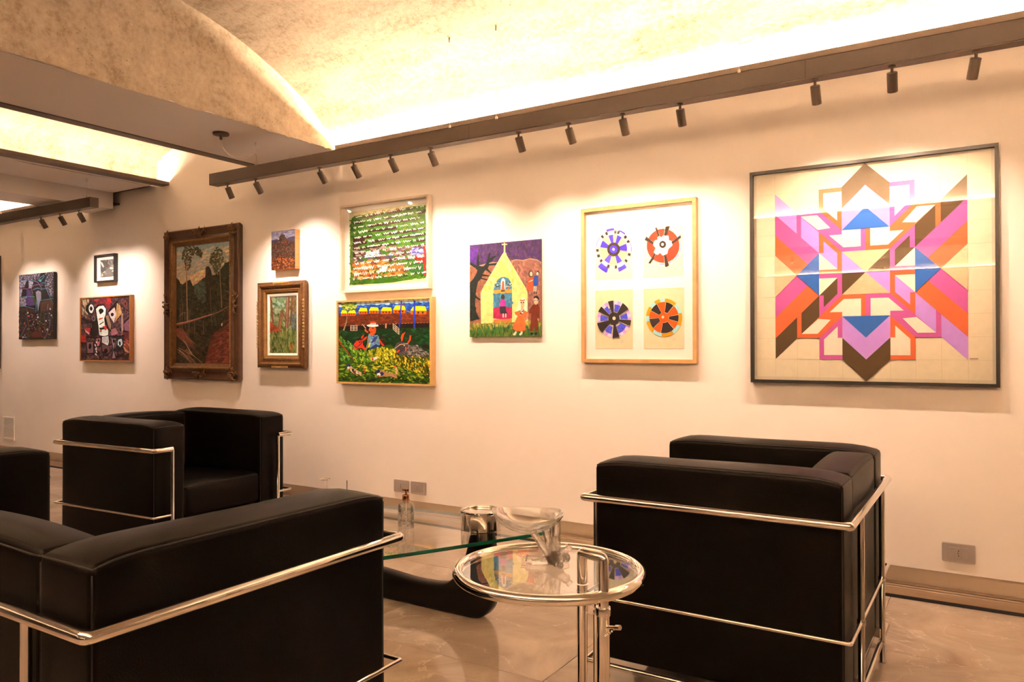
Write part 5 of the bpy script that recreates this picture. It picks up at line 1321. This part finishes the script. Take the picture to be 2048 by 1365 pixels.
steel_seat('leather_armchair', 'black leather armchair with chrome frame at right, facing the coffee table', 'armchair', 0.852, 0.771, (-0.7011, 2.573, 0), math.pi)
steel_seat('leather_armchair', 'black leather armchair with chrome frame at far left, seen from its open front', 'armchair', 0.838, 0.765, (-3.613, 2.472, 0), math.radians(3.0))
steel_seat('leather_sofa', 'black leather sofa with chrome frame in the left foreground, its back to the camera', 'sofa', 1.76, 0.775, (-2.121, 1.072, 0), math.pi/2, seats=2, leg_in=0.19)

# ------------------------------------------------------------------ glass coffee table on two black wooden legs
root = empty('coffee_table', (0, 0, 0), 0, 'rounded triangular glass coffee table on curved black wooden legs', 'coffee table')
V = [Vector((-1.93,1.545,0)), Vector((-1.385,2.575,0)), Vector((-2.83,2.40,0))]
cen = sum(V, Vector((0,0,0)))/3; outl = []
for k in range(3):
    a_, b_ = V[k], V[(k+1) % 3]
    e = (b_-a_); nrm = Vector((e.y, -e.x, 0)).normalized()
    if nrm.dot((a_+b_)/2-cen) < 0: nrm = -nrm
    bul = (0.020, 0.075, 0.10)[k]
    for j in range(12): t_ = j/12; outl.append(a_+e*t_+nrm*bul*4*t_*(1-t_))
pts = []
m = len(outl)
for i in range(m):
    if i % 12 == 0:
        p0, p1, p2 = outl[i]+(outl[i-1]-outl[i]).normalized()*0.085, outl[i], outl[(i+1) % m]+(outl[i]-outl[(i+1) % m]).normalized()*0
        p2 = outl[i]+(outl[(i+1) % m]-outl[i]).normalized()*0.085
        for j in range(9):
            t_ = j/8; pts.append(p0*(1-t_)**2+p1*2*t_*(1-t_)+p2*t_*t_)
    elif i % 12 in (1, 11): continue
    else: pts.append(outl[i])
GZ0, GZ1 = 0.345, 0.358
g = MB(); n = len(pts)
g.v = [(p_.x, p_.y, GZ1) for p_ in pts]; g.f = [tuple(range(n))]
top = g.build('glass_top', M['table_glass'], root)
g = MB(); inn = [cen+(p_-cen)*0.9985 for p_ in pts]
g.v = [(p_.x, p_.y, GZ1-0.0003) for p_ in inn]+[(p_.x, p_.y, GZ1-0.0015) for p_ in pts]+[(p_.x, p_.y, GZ0+0.0015) for p_ in pts]+[(p_.x, p_.y, GZ0) for p_ in inn]
for k in range(3): g.f += [(k*n+i, k*n+(i+1) % n, (k+1)*n+(i+1) % n, (k+1)*n+i) for i in range(n)]
g.build('glass_edge', M['glass_edge'], top, True, 40)
def smooth_loop(c, per=5):
    out = []; n_ = len(c)
    for i in range(n_):
        a_ = [c[i-1], c[i], c[(i+1) % n_], c[(i+2) % n_]]
        for k in range(per):
            t_ = k/per
            out.append(tuple(0.5*((2*a_[1][j])+(-a_[0][j]+a_[2][j])*t_+(2*a_[0][j]-5*a_[1][j]+4*a_[2][j]-a_[3][j])*t_*t_+(-a_[0][j]+3*a_[1][j]-3*a_[2][j]+a_[3][j])*t_**3) for j in (0, 1)))
    return out
def leg_piece(ol, y0, y1, b_=0.007):
    g = MB(); n_ = len(ol); cx = sum(p_[0] for p_ in ol)/n_
    nr = []
    for i in range(n_):
        d_ = Vector((ol[(i+1) % n_][0]-ol[i-1][0], ol[(i+1) % n_][1]-ol[i-1][1])).normalized(); nr.append(Vector((-d_.y, d_.x)))
    ar = sum(ol[i][0]*ol[(i+1) % n_][1]-ol[(i+1) % n_][0]*ol[i][1] for i in range(n_))
    if ar < 0: nr = [-q_ for q_ in nr]
    inner = [(p_[0]+q_.x*b_, p_[1]+q_.y*b_) for p_, q_ in zip(ol, nr)]
    L = [[(p_[0], y0, p_[1]) for p_ in inner], [(p_[0], y0+b_, p_[1]) for p_ in ol], [(p_[0], y1-b_, p_[1]) for p_ in ol], [(p_[0], y1, p_[1]) for p_ in inner]]
    for l_ in L: g.v += l_
    for k in range(3): g.f += [(k*n_+i, k*n_+(i+1) % n_, (k+1)*n_+(i+1) % n_, (k+1)*n_+i) for i in range(n_)]
    tri = tessellate_polygon([[Vector((p_[0], p_[1], 0)) for p_ in inner]])
    g.f += [tuple(t_) for t_ in tri]+[tuple(3*n_+i for i in t_) for t_ in tri]
    return g
ol = smooth_loop([(-2.52,0.0075),(-2.55,0.045),(-2.53,0.10),(-2.44,0.125),(-2.30,0.122),(-2.14,0.111),(-2.00,0.101),(-1.865,0.108),(-1.806,0.136),(-1.764,0.184),(-1.738,0.25),(-1.718,0.325),(-1.705,0.3405),(-1.655,0.3405),(-1.634,0.325),
                  (-1.619,0.23),(-1.618,0.115),(-1.622,0.070),(-1.640,0.036),(-1.672,0.0085),(-1.722,0.001),(-1.80,0.001),(-1.92,0.001),(-2.14,0.001),(-2.35,0.001)], 4)
ol = [(x_, max(0.001, min(0.344, z_))) for x_, z_ in ol]
leg_piece(ol, 2.425, 2.485).build('leg', M['black_wood'], root, True, 50)
# its twin, turned upside down and swung about the pivot, carries the other side
ol2 = [(-2.42-(x_+1.66)*0.0+(x_+2.08)*0.62, 0.345-z_) for x_, z_ in ol]
ol2 = [(x_, max(0.001, min(0.344, z_))) for x_, z_ in ol2]
g = leg_piece([(x_+2.20, z_) for x_, z_ in ol2], -0.028, 0.028)
o_ = g.build('leg', M['black_wood'], root, True, 50); o_.location = (-2.22, 2.15, 0); o_.rotation_euler = (0, 0, math.radians(68))
MB().lathe([(0.012,0.0),(0.012,0.09)], 14, (-2.24, 2.40, 0.12)).build('pivot_rod', M['chrome_soft'], root, True, 50)
GT = GZ1

# things on the glass
root = empty('chrome_bowl', (-1.652, 2.408, GT), 0, 'squat chrome cylinder bowl standing on the coffee table', 'bowl')
MB().lathe([(0.074,0.0005),(0.0765,0.002),(0.0765,0.060),(0.078,0.063),(0.0785,0.0685),(0.0775,0.072),(0.0755,0.0735),(0.0725,0.0725),(0.0705,0.070),(0.0695,0.066),(0.0695,0.010),(0.060,0.006),(1e-7,0.006)], 64).build('bowl_body', M['chrome'], root, True, 35)
MB().lathe([(0.0765,0.0595),(0.0785,0.0612),(0.0785,0.0628),(0.0768,0.0640)], 64).build('rim_band', M['chrome'], root, True, 35)
root = empty('soap_dispenser', (-1.905, 2.272, GT), math.radians(-34), 'clear glass soap dispenser with rose copper pump on the coffee table', 'dispenser')
def rsq(hw, r_, z_, seg=5):
    return [(p_.x, p_.y, z_) for p_ in fillet([(-hw,-hw,0),(hw,-hw,0),(hw,hw,0),(-hw,hw,0)], r_, seg, True)]
g = MB(); rings = [rsq(0.0245,0.006,0.0005), rsq(0.0265,0.008,0.003), rsq(0.0265,0.008,0.082), rsq(0.025,0.009,0.090), rsq(0.018,0.010,0.096), rsq(0.0125,0.0115,0.0985), rsq(0.0125,0.0115,0.104)]
rings += [rsq(0.0095,0.009,0.104), rsq(0.0095,0.009,0.097), rsq(0.017,0.009,0.0925), rsq(0.0225,0.007,0.086), rsq(0.0232,0.006,0.080), rsq(0.0232,0.006,0.008), rsq(0.021,0.005,0.006)]
n_ = len(rings[0])
for r_ in rings: g.v += r_
for k in range(len(rings)-1): g.f += [(k*n_+i, k*n_+(i+1) % n_, (k+1)*n_+(i+1) % n_, (k+1)*n_+i) for i in range(n_)]
g.f += [tuple(range(n_)), tuple((len(rings)-1)*n_+i for i in range(n_))]
g.build('bottle', M['thin_glass'], root, True, 50)
g = MB(); rb = random.Random(4)
for k in range(90):
    f_ = k % 4; u_ = rb.uniform(-0.019, 0.019); z_ = rb.uniform(0.008, 0.062)
    c_ = (u_, -0.0268, z_) if f_ == 0 else (u_, 0.0268, z_) if f_ == 1 else (0.0268, u_, z_) if f_ == 2 else (-0.0268, u_, z_)
    sc_ = (1, 0.5, 1) if f_ < 2 else (0.5, 1, 1)
    g.ball(c_, rb.uniform(0.0022, 0.0034), sc_, 8, 5)
tag(g.build('embossed_beads', M['bead'], root, True), kind='stuff')
pump = MB().lathe([(0.0137,0.1045),(0.0142,0.1055),(0.0142,0.124),(0.0132,0.126),(0.0065,0.1265),(0.0065,0.129)], 24).build('collar', M['copper'], root, True, 35)
MB().lathe([(0.0032,0.128),(0.0032,0.141)], 14).build('pump_stem', M['copper'], root, True, 35)
g = MB().sweep(fillet([(0.013,0,0.1445),(-0.002,0,0.1455),(-0.021,0,0.1435),(-0.024,0,0.1395)], 0.006, 4), 0.0042, 12, radii=None)
g.lathe([(0.0075,0.1405),(0.0085,0.1415),(0.0085,0.1470),(0.007,0.1480)], 18)
hd = g.build('pump_head', M['copper'], root, True, 40); hd.rotation_euler = (0, 0, math.radians(12))
g = MB().sweep([(0,0,0.012),(0.001,0,0.128)], 0.002, 8).build('dip_tube', M['vent'], root, True)
root = empty('wire_stand', (-2.405, 2.34, GT), math.radians(20), 'small metal ring raised on two thin stems behind the sofa arm', 'ornament')
MB().lathe([(0.030,0.0005),(0.030,0.004),(0.027,0.006),(1e-7,0.006)], 28).build('foot', M['steel'], root, True, 40)
for sx in (-1, 1): MB().sweep([(sx*0.004,0,0.004),(sx*0.0045,0.001,0.06),(sx*0.0075,0,0.1295)], 0.0016, 8).build('stem', M['steel'], root, True)
MB().sweep([(0.020*math.cos(k*math.pi/16), 0.020*math.sin(k*math.pi/16), 0.131) for k in range(32)], 0.0022, 8, closed=True).build('ring', M['chrome'], root, True)
root = empty('metal_rod', (-2.28, 2.34, GT), 0, 'single thin dark metal rod standing behind the sofa arm', 'ornament')
MB().lathe([(0.022,0.0005),(0.022,0.004),(0.019,0.006),(1e-7,0.006)], 28).build('foot', M['plate_dark'], root, True, 40)
MB().sweep([(0,0,0.004),(0,0,0.136)], 0.0016, 10).build('rod', M['plate_dark'], root, True)

# ------------------------------------------------------------------ chrome side table
KT = 0.848
TX, TY, TZ = -0.7988, 1.4187, 0.575
root = empty('side_table', (TX, TY, 0), 0, 'round chrome and glass side table with upright handle in the foreground', 'side table')
RR = 0.193; RT = 0.0115; RG = 0.1838
MB().sweep([(RR*math.cos(2*math.pi*k/96), RR*math.sin(2*math.pi*k/96), TZ) for k in range(96)], RT, 20, closed=True).build('ring', M['chrome'], root, True)
g = MB(); n_ = 96
g.v = [(RG*math.cos(2*math.pi*k/n_), RG*math.sin(2*math.pi*k/n_), TZ+0.004) for k in range(n_)]; g.f = [tuple(range(n_))]
top = g.build('glass_top', M['table_glass'], root)
g = MB().lathe([(RG,TZ-0.003),(RG+0.0006,TZ-0.002),(RG+0.0006,TZ+0.0035),(RG,TZ+0.0038)], 96); g.f = [f_ for f_ in g.f if len(f_) == 4]
g.build('glass_edge', M['glass_edge'], top, True)
FX, FY = 0.1688, -0.0886; BX, BYy = 0.1162, -0.0746
hz_ = 0.647
MB().sweep(fillet([(FX,FY,0.38),(FX,FY,hz_),(BX,BYy,hz_),(BX,BYy,0.0138)], 0.004, 3), 0.0100, 20).build('upright_loop', M['chrome'], root, True, 50)
MB().sweep([(FX-0.001,FY,0.0138),(FX-0.001,FY,0.545)], 0.0127, 20).build('outer_post', M['chrome'], root, True, 50)
MB().lathe([(0.0140,0),(0.0148,0.002),(0.0148,0.014),(0.0140,0.016)], 24, (FX-0.001, FY, 0.538)).build('collar', M['chrome_soft'], root, True, 40)
MB().sweep([(FX-0.0205,FY+0.010,0.0138),(FX-0.0205,FY+0.010,0.543)], 0.0062, 14).build('rack_bar', M['chrome'], root, True, 50)
MB().bevbox(FX-0.031, FX-0.023, FY+0.005, FY+0.014, 0.351, 0.368, 0.001).build('stop_lug', M['chrome_soft'], root)
MB().lathe([(0.0105,0),(0.0125,0.001),(0.0105,0.002)], 24, (BX, BYy, TZ+0.010)).build('washer', M['vent'], root, True, 40)
# locking pin on a ball chain
g = MB().sweep([(FX+0.010,FY-0.005,0.519),(FX+0.039,FY-0.0136,0.526)], 0.0032, 12); g.sweep([(FX+0.0305,FY-0.011,0.524),(FX+0.040,FY-0.014,0.5265)], 0.0049, 12)
pin = g.build('locking_pin', M['chrome_soft'], root, True, 45)
g = MB()
for k in range(12):
    t_ = k/11; g.ball((FX+0.0255-0.012*math.sin(t_*3.1)-0.010*t_, FY-0.010, 0.519-0.016*math.sin(t_*math.pi*0.9)-0.003*t_), 0.0022, (1,1,1), 8, 5)
g.build('ball_chain', M['chrome_soft'], pin, True)
MB().sweep([(FX-0.029+0.010*math.cos(k*math.pi/10), FY+0.002, 0.543+0.010*math.sin(k*math.pi/10)) for k in range(20)], 0.0012, 6, closed=True).build('split_ring', M['chrome_soft'], root, True)
# open ring foot on the floor
MB().sweep([(0.030+0.174*math.cos(math.radians(a_)), -0.017+0.174*math.sin(math.radians(a_)), 0.0118) for a_ in range(10, 331, 5)], 0.0115, 16).build('floor_ring', M['chrome'], root, True, 50)
MB().sweep([(FX,FY,0.0118),(FX-0.03,FY-0.02,0.0118)], 0.0112, 14).build('foot_joint', M['chrome'], root, True, 50)

# crystal sculpture: shallow bowl carried by branching stems
SZ = TZ+0.0045
root = empty('crystal_sculpture', (-0.8100, 1.4520, SZ), 0, 'clear crystal bowl carried on branching glass stems, on the side table', 'sculpture')
def wob(a_, i):
    return (1+0.07*math.cos(a_*2+0.6)+0.04*math.sin(a_*3+1.0), 0.006*math.sin(a_*2+0.4)*(0.3+0.7*min(1, i/4)) if i < 9 else 0.006*math.sin(a_*2+0.4)*(0.3+0.7*max(0, (14-i)/4)))
prof = [(1e-7,0.0),(0.020,0.001),(0.042,0.006),(0.062,0.014),(0.078,0.024),(0.088,0.036),(0.0935,0.0455),(0.0945,0.0480),(0.0930,0.0490),(0.0905,0.0470),(0.084,0.0375),(0.073,0.0275),(0.057,0.0185),(0.038,0.0115),(0.018,0.0075),(1e-7,0.007)]
MB().lathe(prof, 56, (-0.079, 0.008, 0.071), wob).build('bowl', M['thin_glass'], root, True, 60)
g = MB()
stems = [([(0.004,0.0,0.012),(-0.030,-0.002,0.045),(-0.058,0.0,0.078)], (0.012,0.009,0.0065)), ([(0.006,0.0,0.010),(-0.010,0.006,0.05),(-0.026,0.010,0.082)], (0.013,0.010,0.007)),
         ([(0.008,0.004,0.010),(0.006,0.006,0.055),(0.010,0.008,0.116)], (0.013,0.010,0.008)), ([(0.000,0.006,0.012),(-0.006,0.014,0.050),(-0.012,0.022,0.086)], (0.010,0.008,0.006)),
         ([(0.010,-0.004,0.010),(-0.036,-0.018,0.008),(-0.062,-0.022,0.010)], (0.010,0.009,0.0085)), ([(0.0,-0.006,0.012),(-0.022,-0.024,0.006),(-0.040,-0.034,0.0062)], (0.009,0.007,0.006)),
         ([(0.004,0.0,0.020),(0.030,0.010,0.030),(0.046,0.014,0.048)], (0.010,0.008,0.007)), ([(0.006,-0.004,0.014),(0.034,-0.010,0.020),(0.052,-0.014,0.028)], (0.011,0.010,0.009)),
         ([(0.004,-0.004,0.012),(0.026,-0.016,0.006),(0.040,-0.022,0.0062)], (0.010,0.008,0.006)), ([(0.0,0.0,0.010),(0.018,0.022,0.007),(0.030,0.034,0.0065)], (0.010,0.008,0.0065))]
for k, (pp, rr_) in enumerate(stems):
    q_ = []; ra = []
    P_ = [Vector(v) for v in pp]
    for j in range(9):
        t_ = j/8; q_.append(P_[0]*(1-t_)**2+P_[1]*2*t_*(1-t_)+P_[2]*t_*t_); ra.append((rr_[0]*(1-t_)**2+rr_[1]*2*t_*(1-t_)+rr_[2]*t_*t_)*1.2*(1+0.12*math.sin(j*1.9+k)))
    MB().sweep(q_, 1, 10, radii=ra).build('branch', M['crystal'], root, True, 60)
MB().ball((0.004,0,0.012), 0.013, (1.2,1.1,0.8), 14, 9).build('trunk_knot', M['crystal'], root, True)
root.scale = (KT, KT, KT)
